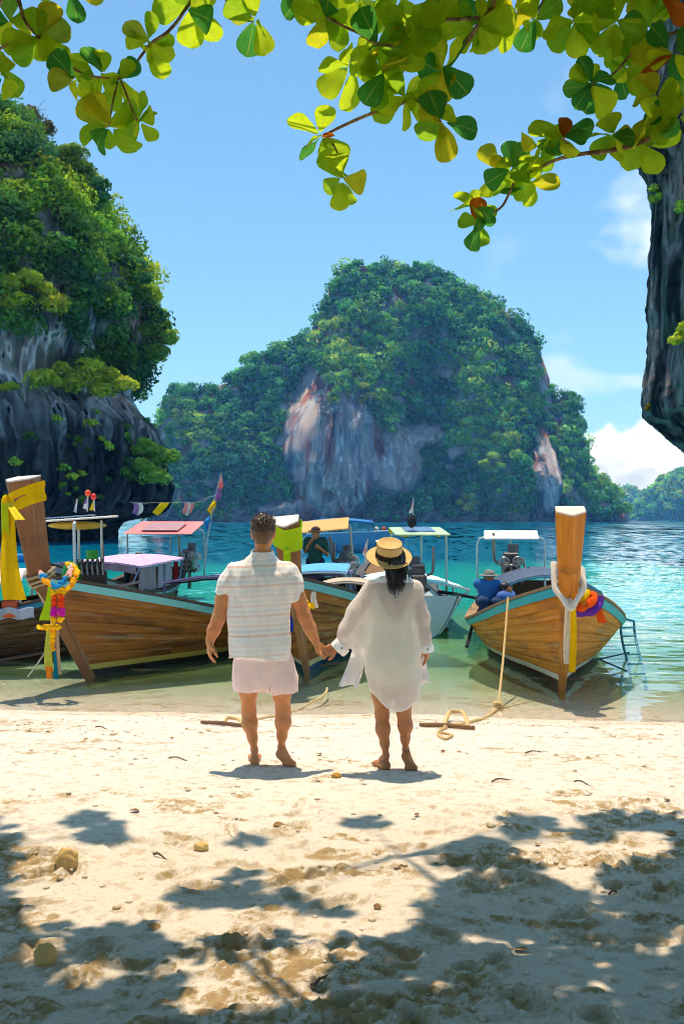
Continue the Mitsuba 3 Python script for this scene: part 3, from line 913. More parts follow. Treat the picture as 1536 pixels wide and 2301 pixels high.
def roof(boat, name, u0, u1, v0, v1, z, arch, colour, frame, sag=.012, posts=True, cloth='matte', overhang=0.0, bars=True, zdrop=0.0, parent=None):
    """An arched awning on a tube frame; a part of its boat with the frame as sub-part."""
    n, m = 16, 15
    u, v = np.linspace(u0, u1, n), np.linspace(v0, v1, m)
    Uu, V = np.meshgrid(u, v, indexing='ij')
    s = (V - v0) / (v1 - v0) * 2 - 1
    Z = z + arch * (1 - s ** 2) - zdrop * (Uu - u0) / max(u1 - u0, 1e-6) + sag * np.sin((Uu - u0) / (u1 - u0) * 3 * math.pi) ** 2 * -1
    Z += .012 * (meshkit.noise(np.stack([Uu * 5, V * 5, Uu * 0 + u0], -1)) - .5)
    key = obj(name, sheet(boat.W(Uu, V, Z), .012), cloth, boat.key, color=colour, smooth=40)
    fr = []
    for q in (0, n // 2, n - 1):
        fr.append(tube(boat.W(Uu[q], V[q], Z[q] - .025), .018, 6))
    for q in (0, m // 2, m - 1):
        fr.append(tube(boat.W(Uu[:, q], V[:, q], Z[:, q] - .025), .018, 6))
    if posts:
        for q in (0, n // 2, n - 1):
            for j in (0, m - 1):
                zz = float(HS(np.clip(u[q] / boat.k, 0, 9)) * boat.high)
                fr.append(tube([boat.W(u[q], V[q, j], Z[q, j] - .02), boat.W(u[q], np.clip(V[q, j], -float(HB(u[q] / boat.k)) * boat.beam, float(HB(u[q] / boat.k)) * boat.beam), zz)], .02, 6))
    obj('frame', join(fr), 'paint', key, color=frame, smooth=40)
    return key


def stern_canopy(boat, u, v, wid, dep, z, colour, pole=(.55, .6, .62), tilt=.1, base=.55, curl=.12, thick=.03, panel=None, valance=None):
    """The steersman's small sun roof: a tilted board on two bent tubes."""
    m = box((dep, wid, thick), (0, 0, 0), bevel=.01)
    q = np.asarray(m.vertices)
    m.vertices = np.stack([q[:, 0] + u, q[:, 1] + v, q[:, 2] + z + q[:, 0] * tilt], 1)
    key = obj('sun_roof', boat.mesh(m), 'paint', boat.key, color=colour, smooth=30)
    if panel is not None:
        m = box((dep * .6, wid * .55, .02), (0, 0, 0), bevel=.004)
        q = np.asarray(m.vertices)
        m.vertices = np.stack([q[:, 0] + u - dep * .08, q[:, 1] + v, q[:, 2] + z + q[:, 0] * tilt + thick / 2 + .02], 1)
        obj('solar_panel', boat.mesh(m), 'paint', key, color=panel)
    if valance is not None:
        g = np.linspace(-wid / 2, wid / 2, 14)
        P = np.stack([boat.W(u - dep / 2 - .01, v + g, z - dep / 2 * tilt - .01 - .13 * k * (1 + .3 * np.sin(g * 9))) for k in (0, .5, 1)], 0)
        obj('valance', sheet(P, .006), 'cloth', key, color=valance)
    pol = []
    for s in (-1, 1):
        e = v + s * (wid / 2 + curl)
        pol.append(tube(boat.W(np.array([u, u, u, u, u + .02]), np.array([v + s * wid * .2, e - s * curl * 1.0, e - s * curl * .3, e, e]), np.array([z - .05, z - .05, z - .08, z - .2, base])), .022, 8))
    pol.append(tube(boat.W(np.array([u + dep * .3] * 2), np.array([v, v]), np.array([z - .02, base])), .018, 8))
    obj('pole', join(pol), 'paint', key, color=pole, smooth=40)
    return key


def engine(boat, u, v, z, s=1.0, body=(.05, .05, .055), accent=None, shaft=True, aim=1):
    """A truck engine on its swivel with belt wheels, pipes, air filter, and the long propeller shaft aft."""
    key = boat.key
    B = lambda size, c, **k: box(np.array(size) * s, np.array(c) * s + [u, v, z], **k)
    block = join([B((.62, .34, .34), (0, 0, .2), bevel=.03), B((.5, .24, .16), (0, 0, .44), bevel=.02), B((.3, .4, .1), (.05, 0, .03), bevel=.01)])
    ek = obj('engine', boat.mesh(block), 'metal', key, color=body)
    bits, chrome = [], []
    for q in range(6):
        bits.append(B((.05, .28, .07), (-.22 + .09 * q, 0, .54), bevel=.01))
        chrome.append(tube(np.array([[-.22 + .09 * q, .13, .5], [-.22 + .09 * q, .24, .46], [-.2 + .09 * q, .27, .3]]) * s + [u, v, z], .018 * s, 6))
    obj('manifold', boat.mesh(join(chrome)), 'metal', ek, color=[.45, .43, .42])
    obj('rocker_cover', boat.mesh(join(bits)), 'metal', ek, color=[.12, .12, .13])
    wh = []
    for (yy, zz, rr) in ((0, .2, .15), (.12, .42, .08), (-.13, .4, .09)):
        g = np.linspace(0, 2 * math.pi, 19)
        wh.append(tube(np.stack([g * 0 - .36, yy + rr * np.cos(g), zz + rr * np.sin(g)], 1) * s + [u, v, z], .022 * s, 6, cap=False))
        wh.append(box(np.array((.03, rr * 1.7, .04)) * s, np.array((-.36, yy, zz)) * s + [u, v, z]))
        wh.append(box(np.array((.03, .04, rr * 1.7)) * s, np.array((-.36, yy, zz)) * s + [u, v, z]))
    obj('belt_wheel', boat.mesh(join(wh)), 'metal', ek, color=[.35, .33, .31])
    ex = tube(spline(np.array([[.2, -.18, .35], [.22, -.3, .4], [.22, -.32, .7], [.2, -.32, .95]]) * s + [u, v, z], 10), .03 * s, 8)
    obj('exhaust_pipe', boat.mesh(ex), 'metal', ek, color=[.25, .2, .17])
    af = trimesh.creation.cylinder(.11 * s, .16 * s, sections=18).apply_translation(np.array([.05, .05, .66]) * s + [u, v, z])
    obj('air_filter', boat.mesh(af), 'paint', ek, color=accent or [.10, .10, .11])
    if accent:
        obj('engine_cover', boat.mesh(ball(np.array([-.3, .04, .32]) * s + [u, v, z], .24 * s, 3, (.8, 1.1, .95), .08)), 'paint', ek, color=accent)
    fr = [tube(np.array([[-.3, q, 0], [.45, q, .05], [.9, q * .3, .15]]) * s + [u, v, z], .025 * s, 6) for q in (-.2, .2)]
    fr.append(tube(np.array([[0, 0, 0], [0, 0, -.45]]) * s + [u, v, z], .05 * s, 8))
    fr.append(tube(np.array([[-.3, .1, .1], [-.8, .25, .3], [-1.2, .28, .35]]) * s + [u, v, z], .02 * s, 6))
    obj('engine_mount', boat.mesh(join(fr)), 'metal', ek, color=[.2, .19, .18])
    if shaft:
        obj('propeller_shaft', boat.mesh(tube(np.array([[.4, 0, .15], [1.6, .2 * aim, .0], [3.0, .5 * aim, -.25]]) + [u, v, z], .03, 8)), 'metal', ek, color=[.12, .12, .12])
    return ek


def flag(foot, tip, cloth_pts, colours, label, pole_r=.012, pole_col=(.5, .5, .5), group=None, name='flag'):
    """A little flag: a pole and a waving cloth in colour bands."""
    k = thing(name, label, 'flag', group)
    obj('pole', tube([foot, tip], pole_r, 6), 'paint', k, color=pole_col)
    a, b, c, d = [np.asarray(q, float) for q in cloth_pts]        # top hoist, bottom hoist, bottom fly, top fly
    nb = len(colours)
    for i, col in enumerate(colours):
        s = np.linspace(i / nb, (i + 1) / nb, 5)[:, None, None]
        t = np.linspace(0, 1, 10)[None, :, None]
        P = (a + (b - a) * s) * (1 - t) + (d + (c - d) * s) * t
        w = .05 * np.linalg.norm(d - a) * np.sin(t * 7 + s * 3) * t
        P = P + w * np.array([.3, 1, .1])
        obj('cloth', sheet(P, .004), 'cloth', k, color=col)
    return k


# ---------------------------------------------------------------- the boats
boat_a = Boat(thing('longtail_boat', 'weathered brown wooden longtail boat nearest at the left, prow tied with yellow sash', 'boat', 'moored longtail boats'), (-3.30, 13.3), (.42, .907), wood=1, roll=math.radians(-2), rake=1.0, high=1.03)
boat_a.build_hull(paint=(.16, .50, .62), stripe=(.50, .38, .08), bottom=(.03, .025, .02), stem=False)
boat_a.build_stem(top_u=-1.32, top_z=2.57, wide=.19, kind=3, top=(.66, .60, .56))
roof(boat_a, 'awning', 3.0, 6.4, -.95, .95, 1.08, .10, (.30, .24, .42), (.16, .14, .32))
engine(boat_a, 8.0, 0, .75, .9)

boat_b = Boat(thing('longtail_boat', 'dark brown longtail boat cut off by the left edge, with a white awning', 'boat', 'moored longtail boats'), (-12.7, 13.75), (.98, .2), wood=2, high=1.35, beam=.95)
boat_b.build_hull(paint=(.03, .28, .48), stripe=(.10, .05, .03), bottom=(.07, .02, .012))
roof(boat_b, 'awning', 4.2, 8.0, -.95, .95, 1.18, .14, (.80, .77, .72), (.55, .5, .55))
u = np.linspace(6.7, 7.7, 20)
obj('side_curtain', sheet(np.stack([boat_b.W(u, .93 + .03 * np.sin(u * 22), 1.17), boat_b.W(u, .95 + .03 * np.sin(u * 22 + .5), .95), boat_b.W(u, .93 + .04 * np.sin(u * 22 + .9), .72)], 0), .006), 'cloth', boat_b.key, color=[.78, .68, .70])
obj('storage_box', boat_b.mesh(box((.30, .3, .26), (6.35, .75, .93), bevel=.02)), 'paint', boat_b.key, color=[.01, .20, .07])
obj('storage_box', boat_b.mesh(box((.22, .3, .24), (7.85, .75, .78), bevel=.02)), 'paint', boat_b.key, color=[.65, .10, .02])
g = np.linspace(7.0, 8.2, 24)
P = np.stack([boat_b.W(g, .98 - .12 * q + .02 * np.sin(g * 15), .80 - .16 * q + .015 * np.sin(g * 21)) for q in (0, .4, 1)], 0)
obj('towel', sheet(P, .012), 'cloth', boat_b.key, color=[.55, .62, .85])
engine(boat_b, 8.95, .15, .98, .85, accent=(.02, .33, .03), shaft=False)
sc_b = stern_canopy(boat_b, 8.75, .1, 1.0, 1.25, 2.09, (.80, .80, .76), tilt=.07, base=.8, panel=(.12, .22, .35), curl=.05)
obj('life_raft', boat_b.mesh(ball((8.75, -.15, 1.99), .3, 2, (1.5, .8, .22))), 'paint', sc_b, color=[.55, .40, .06])

boat_c = Boat(thing('longtail_boat', 'longtail boat with a faded red sun roof, lying behind the left garlanded boat', 'boat', 'moored longtail boats'), (-5.35, 18.4), (.05, 1), wood=2, high=1.0, beam=.95)
boat_c.build_hull(paint=(.30, .25, .45), strakes=5)
roof(boat_c, 'awning', 2.0, 6.3, -1.05, 1.12, 1.12, .10, (.52, .36, .50), (.28, .22, .45))
for c0, c1, col in ((2.1, 3.6, (.60, .40, .48)), (3.7, 5.2, (.70, .48, .60)), (5.3, 5.7, (.45, .02, .02))):
    u = np.linspace(c0, c1, 26)
    obj('side_curtain', sheet(np.stack([boat_c.W(u, 1.08 + .03 * np.sin(u * 19 + q), 1.10 - .55 * q) for q in (0, .5, 1)], 0), .006), 'cloth', boat_c.key, color=col)
v = np.linspace(-1.0, 1.05, 30)
obj('front_curtain', sheet(np.stack([boat_c.W(2.0 + .03 * np.sin(v * 17 + q), v, 1.13 + .09 * (1 - v ** 2) - .16 * q) for q in (0, .5, 1)], 0), .006), 'cloth', boat_c.key, color=[.58, .38, .46])
stern_canopy(boat_c, 7.7, .35, 1.75, 1.9, 1.86, (.78, .22, .20), tilt=.16, base=.6, pole=(.42, .40, .42), panel=(.40, .22, .24), curl=.14, thick=.02)
engine(boat_c, 7.6, 1.0, .72, 1.0, body=(.15, .14, .13), shaft=False)

boat_d = Boat(thing('longtail_boat', 'longtail boat moored between the couple, a lime green scarf round its prow', 'boat', 'moored longtail boats'), (-.47, 13.54), (.03, 1), wood=1, roll=math.radians(-5.5), high=1.0)
boat_d.build_hull(paint=(.12, .42, .50), stripe=(.60, .52, .26), bottom=(.015, .07, .16), stem=False)
boat_d.build_stem(top_u=-1.25, top_z=2.06, wide=.17, kind=3, top=(.70, .66, .60))
roof(boat_d, 'awning', 3.0, 6.0, -.95, .55, 1.16, .07, (.10, .34, .62), (.30, .45, .55))
roof(boat_d, 'awning', 1.9, 2.9, -.05, .98, .98, .10, (.42, .36, .27), (.5, .45, .35))
for q in range(5):
    obj('life_jacket', boat_d.mesh(box((.32, .16, .34), (3.2 + .5 * q, .25 + .12 * (q % 2), .62), bevel=.06)), 'matte', boat_d.key, color=[.62, .09, .015])
stern_canopy(boat_d, 7.5, -.1, 1.35, 1.7, 1.96, (.72, .36, .07), tilt=.13, base=.55, pole=(.45, .38, .30), curl=.02)
engine(boat_d, 7.8, .45, .75, 1.0, body=(.10, .10, .11), aim=1)

boat_e = Boat(thing('longtail_boat', 'pale blue and white hulled boat just right of the woman, seen from its rounded end', 'boat', 'moored longtail boats'), (1.05, 25.0), (.06, -1), wood=2, length=7.6, beam=.82, high=.95)
boat_e.build_hull(planks=False, skin=(.55, .68, .72), paint=(.75, .74, .72), cap=(.10, .10, .11), stripe=(.25, .40, .48), bottom=(.10, .25, .32), stem=False)
boat_e.build_stem(top_u=-.9, top_z=1.5, wide=.13)
roof(boat_e, 'awning', 3.2, 7.0, -.85, .85, .82, .13, (.45, .72, .68), (.6, .65, .65))
stern_canopy(boat_e, 6.4, .0, 1.0, 1.2, 1.86, (.42, .62, .36), tilt=-.1, base=.55, pole=(.45, .58, .55), panel=(.10, .20, .36), valance=(.75, .60, .04), curl=.02)
engine(boat_e, 6.9, .1, .78, .85, body=(.12, .12, .12), shaft=False)
obj('propeller_shaft', tube([at(985, 1330, 18.2), at(1030, 1336, 18.0), at(1078, 1346, 17.6)], .03, 8), 'metal', boat_e.key, color=[.03, .035, .04])

boat_f = Boat(thing('longtail_boat', 'glossy orange-brown longtail boat facing the beach at the right, bow rope tied ashore', 'boat', 'moored longtail boats'), (2.73, 12.4), (.13, 1), wood=0, high=1.0)
boat_f.build_hull(paint=(.015, .33, .46), stripe=(.62, .55, .38), bottom=(.10, .035, .02), stem=False, cap=(.26, .17, .10))
boat_f.build_stem(top_u=-1.22, top_z=2.17, wide=.165, kind=0, top=(.72, .62, .50))
roof(boat_f, 'awning', 4.0, 7.0, -.72, 1.0, .90, .26, (.06, .08, .13), (.05, .22, .35), cloth='paint')
stern_canopy(boat_f, 8.2, -.30, 1.10, .55, 1.76, (.86, .84, .80), tilt=.28, base=.55, pole=(.60, .68, .70), curl=.14)
engine(boat_f, 7.9, -.32, .80, 1.05, body=(.07, .06, .055), shaft=False)
m, n_, c_ = [], None, None
lad = numbered('ladder')
tag(lad, 'blue metal ladder hung over the side of the right boat into the water', 'ladder')
ra, rb = at(1406, 1394, 15.4), at(1432, 1518, 13.4)
sv = np.array([.11, .02, 0])
for q, nm in ((-1, 'rail'), (1, 'rail')):
    obj(nm, tube(spline([ra + q * sv + [-.12, 0, .02], ra + q * sv + [0, 0, .04], ra + q * sv + [.02, 0, -.05], rb + q * sv + [0, 0, -.15]], 14), .02, 8), 'paint', lad, color=[.04, .22, .32])
for q in np.linspace(.15, .98, 6):
    obj('rung', tube([ra + (rb - ra) * q - sv, ra + (rb - ra) * q + sv], .014, 6), 'paint', lad, color=[.06, .24, .33])
for (a, b) in (((1336, 1484), (1414, 1466)), ((1342, 1480), (1416, 1512))):
    obj('strut', tube([at(*a, 14.0), at(*b, 13.7)], .012, 6), 'paint', lad, color=[.05, .16, .22])
obj('oar', tube([at(1066, 1384, 15.6), at(1057, 1420, 15.3), at(1048, 1453, 15.0)], [.022, .026, .03], 8), 'matte', color=[.03, .035, .035], label='dark pole leaning over the left side of the orange-brown boat into the water', cat='pole')

# far craft
key = thing('speedboat', 'blue and white speedboat lying off the big island, behind the orange sun roof', 'boat')
D = 62.0
prof = [(690, 1208), (700, 1178), (720, 1176), (905, 1179), (898, 1196), (880, 1208)]
U = np.linspace(0, 1, 24)
xs = -5.0 + 11.0 * (np.array([690, 905]) - 768) / (905 - 690) * .55
o = at(690, 1165, D)
Lb = (905 - 690) / FPX * D
hb = .95 * np.clip(1 - np.clip(U - .55, 0, 1) ** 2 * 4.6, .02, 1)
rows = []
for t, zz, k in ((0, -.2, .3), (.3, .1, .8), (.6, .55, .95), (1, 1.12, 1.0)):
    rows.append(np.stack([o[0] + U * (Lb + .5 * (t - .5)), D - hb * k * 1.2, zz + .25 * U * t], 1))
rows2 = [np.stack([r[:, 0], 2 * D - r[:, 1], r[:, 2]], 1) for r in rows[::-1]]
G = np.stack(rows + rows2, 0)
m = sheet(G, .03)
obj('hull', m, 'paint', key, color=[.10, .30, .48], smooth=40)
obj('deck', sheet(np.stack([rows[-1] + [0, .02, -.05], rows2[0] + [0, -.02, -.05]], 0), .04), 'paint', key, color=[.35, .55, .66])
obj('rail', join([tube(rows[-1][::3] + [0, 0, .02], .05, 6)]), 'paint', key, color=[.6, .68, .74])
rf = np.stack([np.stack([o[0] + Lb * np.linspace(.03, .68, 14), np.full(14, D + q), 1.86 + .22 * np.sin(np.linspace(.3, 2.9, 14)) - .1 * q * q], 1) for q in (-1.1, -.5, 0, .5, 1.1)], 0)
k2 = obj('roof', sheet(rf, .10), 'paint', key, color=[.02, .16, .42], smooth=40)
obj('post', join([tube([[o[0] + Lb * f, D + q, 1.0], [o[0] + Lb * f, D + q, 1.95]], .05, 6) for f in (.06, .3, .5, .65) for q in (-1, 1)]), 'paint', k2, color=[.2, .35, .5])
obj('windscreen', sheet(np.stack([[[o[0] + Lb * .62, D - 1 + .5 * q, 1.9] for q in range(5)], [[o[0] + Lb * .74, D - 1 + .5 * q, 1.3] for q in range(5)]], 0).astype(float), .03), 'paint', key, color=[.03, .08, .12])
for i, (f, c) in enumerate(((.1, (.03, .03, .03)), (.8, (.55, .08, .05)), (.72, (.7, .7, .7)))):
    obj('deck_gear', ball((o[0] + Lb * f, D - .3, 1.4), .16, 1, (1, 1, 1.3), .2, i), 'matte', key, color=c)

for i, (x0, x1, py, col, lab) in enumerate(((18, 90, 1244, (.02, .20, .50), 'blue kayak at the foot of the left cliff, left of the prow'),)):
    k = thing('kayak', lab, 'kayak')
    D = 48.0
    a, b = at(x0, py, D), at(x1, py, D)
    s = np.linspace(0, 1, 17)
    ctr = a + (b - a) * s[:, None]
    w = .36 * np.sin(np.pi * np.clip(s, .02, .98)) ** .6
    P = np.stack([np.stack([ctr[:, 0], D + q * w, .02 + zz + .12 * (2 * s - 1) ** 2], 1) for q, zz in ((-.3, -.1), (-1, .1), (-1, .3), (-.5, .36), (.5, .36), (1, .3), (1, .1), (.3, -.1))], 0)
    obj('hull', sheet(P, .02), 'paint', k, color=col)
    for q in (.12, .72):
        obj('seat', ball(ctr[int(q * 16)] + [0, 0, .42], .14, 2, (1.2, 1, .9), .1), 'paint', k, color=[.70, .50, .02])
# ---------------------------------------------------------------- bodies: smooth unions on a grid, then one continuous surface
class Field:
    def __init__(self, lo, hi, h):
        self.lo, self.h = np.asarray(lo, float), h
        n = np.ceil((np.asarray(hi) - self.lo) / h).astype(int) + 1
        self.ax = [self.lo[i] + h * np.arange(n[i]) for i in range(3)]
        self.F = np.full(n, .2, np.float32)

    def block(self, lo, hi):
        s = [slice(max(0, int(np.searchsorted(self.ax[i], lo[i]))), int(np.searchsorted(self.ax[i], hi[i]))) for i in range(3)]
        return tuple(s), [self.ax[0][s[0]][:, None, None], self.ax[1][s[1]][None, :, None], self.ax[2][s[2]][None, None, :]]

    def merge(self, s, d, k, carve=False):
        a = self.F[s]
        if carve:
            self.F[s] = np.maximum(a, -d)
            return
        if k > 0:
            h = np.maximum(k - np.abs(a - d), 0) / k
            self.F[s] = np.minimum(a, d) - h * h * k * .25
        else:
            self.F[s] = np.minimum(a, d)

    def cap(self, a, b, ra, rb, k=.02, carve=False):
        a, b = np.asarray(a, float), np.asarray(b, float)
        m = max(ra, rb) + max(k, .01) * 1.2
        s, (x, y, z) = self.block(np.minimum(a, b) - m, np.maximum(a, b) + m)
        e = b - a
        t = np.clip(((x - a[0]) * e[0] + (y - a[1]) * e[1] + (z - a[2]) * e[2]) / (e @ e + 1e-12), 0, 1)
        d = np.sqrt((x - a[0] - t * e[0]) ** 2 + (y - a[1] - t * e[1]) ** 2 + (z - a[2] - t * e[2]) ** 2) - (ra + (rb - ra) * t)
        self.merge(s, d.astype(np.float32), k, carve)

    def chain(self, pts, rs, k=.02):
        for i in range(len(pts) - 1):
            self.cap(pts[i], pts[i + 1], rs[i], rs[i + 1], k)

    def ell(self, c, r, k=.02, rot=None, carve=False):
        c, r = np.asarray(c, float), np.asarray(r, float)
        m = r.max() + max(k, .01) * 1.2
        s, (x, y, z) = self.block(c - m, c + m)
        p = [x - c[0], y - c[1], z - c[2]]
        if rot is not None:
            p = [rot[0, i] * p[0] + rot[1, i] * p[1] + rot[2, i] * p[2] for i in range(3)]
        q = np.sqrt((p[0] / r[0]) ** 2 + (p[1] / r[1]) ** 2 + (p[2] / r[2]) ** 2)
        g = np.sqrt((p[0] / r[0] ** 2) ** 2 + (p[1] / r[1] ** 2) ** 2 + (p[2] / r[2] ** 2) ** 2) + 1e-6
        self.merge(s, (q * (q - 1) / g).astype(np.float32), k, carve)

    def loft(self, rows, k=.02, power=2.4):
        """rows: (z, cx, cy, half width, half depth), by rising z."""
        R = np.asarray(rows, float)
        R = R[np.argsort(R[:, 0])]
        P = PchipInterpolator(R[:, 0], R[:, 1:])
        z0, z1 = R[0, 0], R[-1, 0]
        m = R[:, 3:].max() + .03
        s, (x, y, z) = self.block([R[:, 1].min() - m, R[:, 2].min() - m, z0 - .03], [R[:, 1].max() + m, R[:, 2].max() + m, z1 + .03])
        c = P(np.clip(z.ravel(), z0, z1)).T[:, None, None, :]
        q = (np.abs((x - c[0]) / c[2]) ** power + np.abs((y - c[1]) / c[3]) ** power) ** (1 / power)
        d = (q - 1) * np.minimum(c[2], c[3])
        d = np.maximum(d, np.maximum(z0 - z, z - z1))
        self.merge(s, d.astype(np.float32), k)

    def clip(self, fn):
        """Keep only where fn(x, y, z) < 0."""
        x, y, z = self.ax[0][:, None, None], self.ax[1][None, :, None], self.ax[2][None, None, :]
        self.F = np.maximum(self.F, np.broadcast_to(fn(x, y, z), self.F.shape).astype(np.float32))

    def mesh(self, smooth=3):
        F, h = self.F, self.h
        S = F < 0
        c = [S[i:S.shape[0] - 1 + i, j:S.shape[1] - 1 + j, k:S.shape[2] - 1 + k] for i in (0, 1) for j in (0, 1) for k in (0, 1)]
        tot = sum(q.astype(np.int8) for q in c)
        I, J, K = np.nonzero((tot > 0) & (tot < 8))
        idx = np.full(tot.shape, -1, np.int64)
        idx[I, J, K] = np.arange(len(I))
        acc, cnt = np.zeros((len(I), 3)), np.zeros(len(I))
        cor = [(i, j, k) for i in (0, 1) for j in (0, 1) for k in (0, 1)]
        for a in range(8):
            for b in range(a + 1, 8):
                d = np.subtract(cor[b], cor[a])
                if np.abs(d).sum() != 1:
                    continue
                fa, fb = F[I + cor[a][0], J + cor[a][1], K + cor[a][2]], F[I + cor[b][0], J + cor[b][1], K + cor[b][2]]
                on = (fa < 0) != (fb < 0)
                t = np.where(on, fa / np.where(on, fa - fb, 1), 0)
                acc += on[:, None] * (np.array(cor[a]) + t[:, None] * d)
                cnt += on
        v = self.lo + (np.stack([I, J, K], 1) + acc / cnt[:, None]) * h
        faces = []
        for ax in range(3):
            o1, o2 = [(1, 2), (2, 0), (0, 1)][ax]
            sl0, sl1 = [slice(None)] * 3, [slice(None)] * 3
            sl0[ax], sl1[ax] = slice(0, -1), slice(1, None)
            A, B = S[tuple(sl0)], S[tuple(sl1)]
            for flip, cond in ((False, A & ~B), (True, B & ~A)):
                P = np.stack(np.nonzero(cond), 1)
                P = P[(P[:, o1] > 0) & (P[:, o2] > 0) & (P[:, o1] < S.shape[o1] - 1) & (P[:, o2] < S.shape[o2] - 1)]
                if not len(P):
                    continue
                e1, e2 = np.eye(3, dtype=int)[o1], np.eye(3, dtype=int)[o2]
                q = np.stack([idx[tuple((P + w).T)] for w in (-e1 - e2, -e2, 0 * e1, -e1)], 1)
                faces.append(q[:, ::-1] if flip else q)
        m = trimesh.Trimesh(v, tri(np.vstack(faces)), process=False)
        if smooth:
            e = m.edges_unique
            A = sparse.coo_matrix((np.ones(2 * len(e)), (np.r_[e[:, 0], e[:, 1]], np.r_[e[:, 1], e[:, 0]])), shape=(len(v), len(v))).tocsr()
            D = sparse.diags(1 / np.maximum(np.asarray(A.sum(1)).ravel(), 1)) @ A
            for _ in range(smooth):
                v = v + .6 * (D @ v - v)
                v = v - .62 * (D @ v - v)
            m = trimesh.Trimesh(v, m.faces, process=False)
        return m


def folds(m, amp, freq, stretch=(1, 1, .3), seed=0, where=None):
    """Cloth folds: the surface moved along its normals by stretched noise."""
    v = np.asarray(m.vertices)
    n = np.asarray(m.vertex_normals)
    f = meshkit.fbm(v * np.asarray(stretch) * freq + seed * 5.1, 3) - .5
    f = np.sign(f) * np.abs(f) ** .8
    w = 1 if where is None else where(v)
    m.vertices = v + n * (amp * 2 * f * w)[:, None]
    return m


def ground_at(px, py):
    """Where the ray through the pixel meets the sand."""
    Y = np.linspace(2.6, 13, 2000)
    q = at(px, py, 1.0) - [0, 0, EYE]
    z = EYE + q[2] * Y
    k = np.argmax(z < base_z(q[0] * Y, Y))
    return np.array([q[0] * Y[k], Y[k], z[k]])


def hand(F, wrist, along, back, size=1.0, side=1, curl=.5, spread=1.0, k=.006, thumb_curl=.3):
    """A hand on the field: palm, four fingers of three bones and a thumb leaving the side of the palm. along: wrist to knuckles; back: normal of the back of the hand;
    side: +1 if the thumb lies towards along x back."""
    a, n = unit(along), unit(np.asarray(back, float) - unit(along) * np.dot(back, unit(along)))
    s = np.cross(a, n) * side
    w = np.asarray(wrist, float)
    z = size
    F.ell(w + a * .048 * z, np.array([.045, .038, .0155]) * z, .015, np.stack([a, s, n], 1))
    for i, (off, ln, r) in enumerate(((.030, .070, .0085), (.011, .080, .0090), (-.009, .074, .0086), (-.027, .058, .0076))):
        p = w + a * .078 * z + s * off * z
        F.cap(w + a * .02 * z + s * off * .6 * z, p, .013 * z, .0115 * z, .01)
        ang, d, q = 0.0, a + s * off * 1.6 * spread, p
        d = unit(d)
        for j, f in enumerate((.45, .30, .25)):
            ang += curl * (.55, .9, .7)[j] * (1 + .12 * i)
            dd = unit(d * math.cos(ang) - n * math.sin(ang))
            e = q + dd * ln * f * z
            F.cap(q, e, r * z * (1 - .06 * j), r * z * (.94 - .08 * j), k)
            q = e
    t0, t1 = w + a * .018 * z + s * .022 * z - n * .004, w + a * .05 * z + s * .050 * z - n * .016 * z
    d = unit(a * .85 + s * (.42 - thumb_curl * .5) - n * (.25 + thumb_curl))
    t2 = t1 + d * .033 * z
    t3 = t2 + unit(d - n * thumb_curl * .6 - s * .25) * .026 * z
    F.chain([t0, t1, t2, t3], [.015 * z, .0115 * z, .0100 * z, .0080 * z], .009)


def foot(F, ankle, heel, ball_, toe, right, r=1.0):
    """A bare foot: heel, arch, ball and five toes; right: unit vector across the foot towards the big toe."""
    ankle, heel, ball_, toe = (np.asarray(q, float) for q in (ankle, heel, ball_, toe))
    F.cap(ankle, heel, .021 * r, .027 * r, .015)
    F.cap(ankle, (ball_ + ankle) / 2 + [0, 0, .0], .022 * r, .025 * r, .02)
    for s in (-.022, .0, .022):
        F.cap(heel, ball_ + right * s * r, .025 * r, .019 * r, .02)
    d = unit(toe - ball_)
    for i, (s, ln, q) in enumerate(((.030, .052, .0125), (.012, .050, .0095), (-.004, .045, .009), (-.019, .038, .0085), (-.032, .030, .008))):
        b = ball_ + right * s * r
        F.cap(b - d * .02, b + d * ln * r + [0, 0, -.004], .017 * r, q * r, .008)


def head(F, c, up, fwd, s=1.0):
    """Skull, jaw, nose, brow, lips, ears on the field."""
    u = unit(up)
    f = unit(np.asarray(fwd, float) - u * np.dot(fwd, u))
    x = np.cross(f, u)
    P = lambda a, b, c_: c + (x * a + f * b + u * c_) * s
    R = np.stack([x, f, u], 1)
    F.ell(P(0, -.012, .022), np.array([.077, .097, .092]) * s, .02, R)
    F.ell(P(0, .022, -.03), np.array([.066, .074, .085]) * s, .03, R)
    F.cap(P(0, .062, -.088), P(0, .05, -.085), .026 * s, .03 * s, .03)
    F.cap(P(0, .088, .012), P(0, .108, -.026), .009 * s, .014 * s, .012)
    F.cap(P(-.018, .090, -.062), P(.018, .090, -.062), .010 * s, .010 * s, .008)
    for q in (-1, 1):
        F.cap(P(q * .018, .083, .022), P(q * .045, .070, .022), .012 * s, .010 * s, .012)
        F.ell(P(q * .032, .086, .002), np.array([.014, .010, .010]) * s, .004, R)
        F.ell(P(q * .079, -.006, -.008), np.array([.010, .020, .034]) * s, .008, R)
        F.ell(P(q * .086, -.014, .006), np.array([.007, .014, .018]) * s, .006, R)
    return P


def skin_colour(p, n, uv):
    base = mi.Color3f(0.60, 0.245, 0.088) * uv.x
    m = mikit.fbm(p.x * 22, p.y * 22, p.z * 16, 3)
    fine = mikit.noise(p.x * 240, p.y * 240, p.z * 240)
    return base * (0.88 + 0.24 * m) * (0.96 + 0.08 * fine) * mikit.mix([1, 1, 1], [1.10, .90, .86], mikit.smoothstep(.5, .7, mikit.fbm(p.x * 9, p.y * 9, p.z * 9)) * .6)


scene['skin'] = two({'type': 'principled', 'base_color': proc(skin_colour), 'roughness': 0.42, 'specular': 0.45, 'sheen': 0.2})


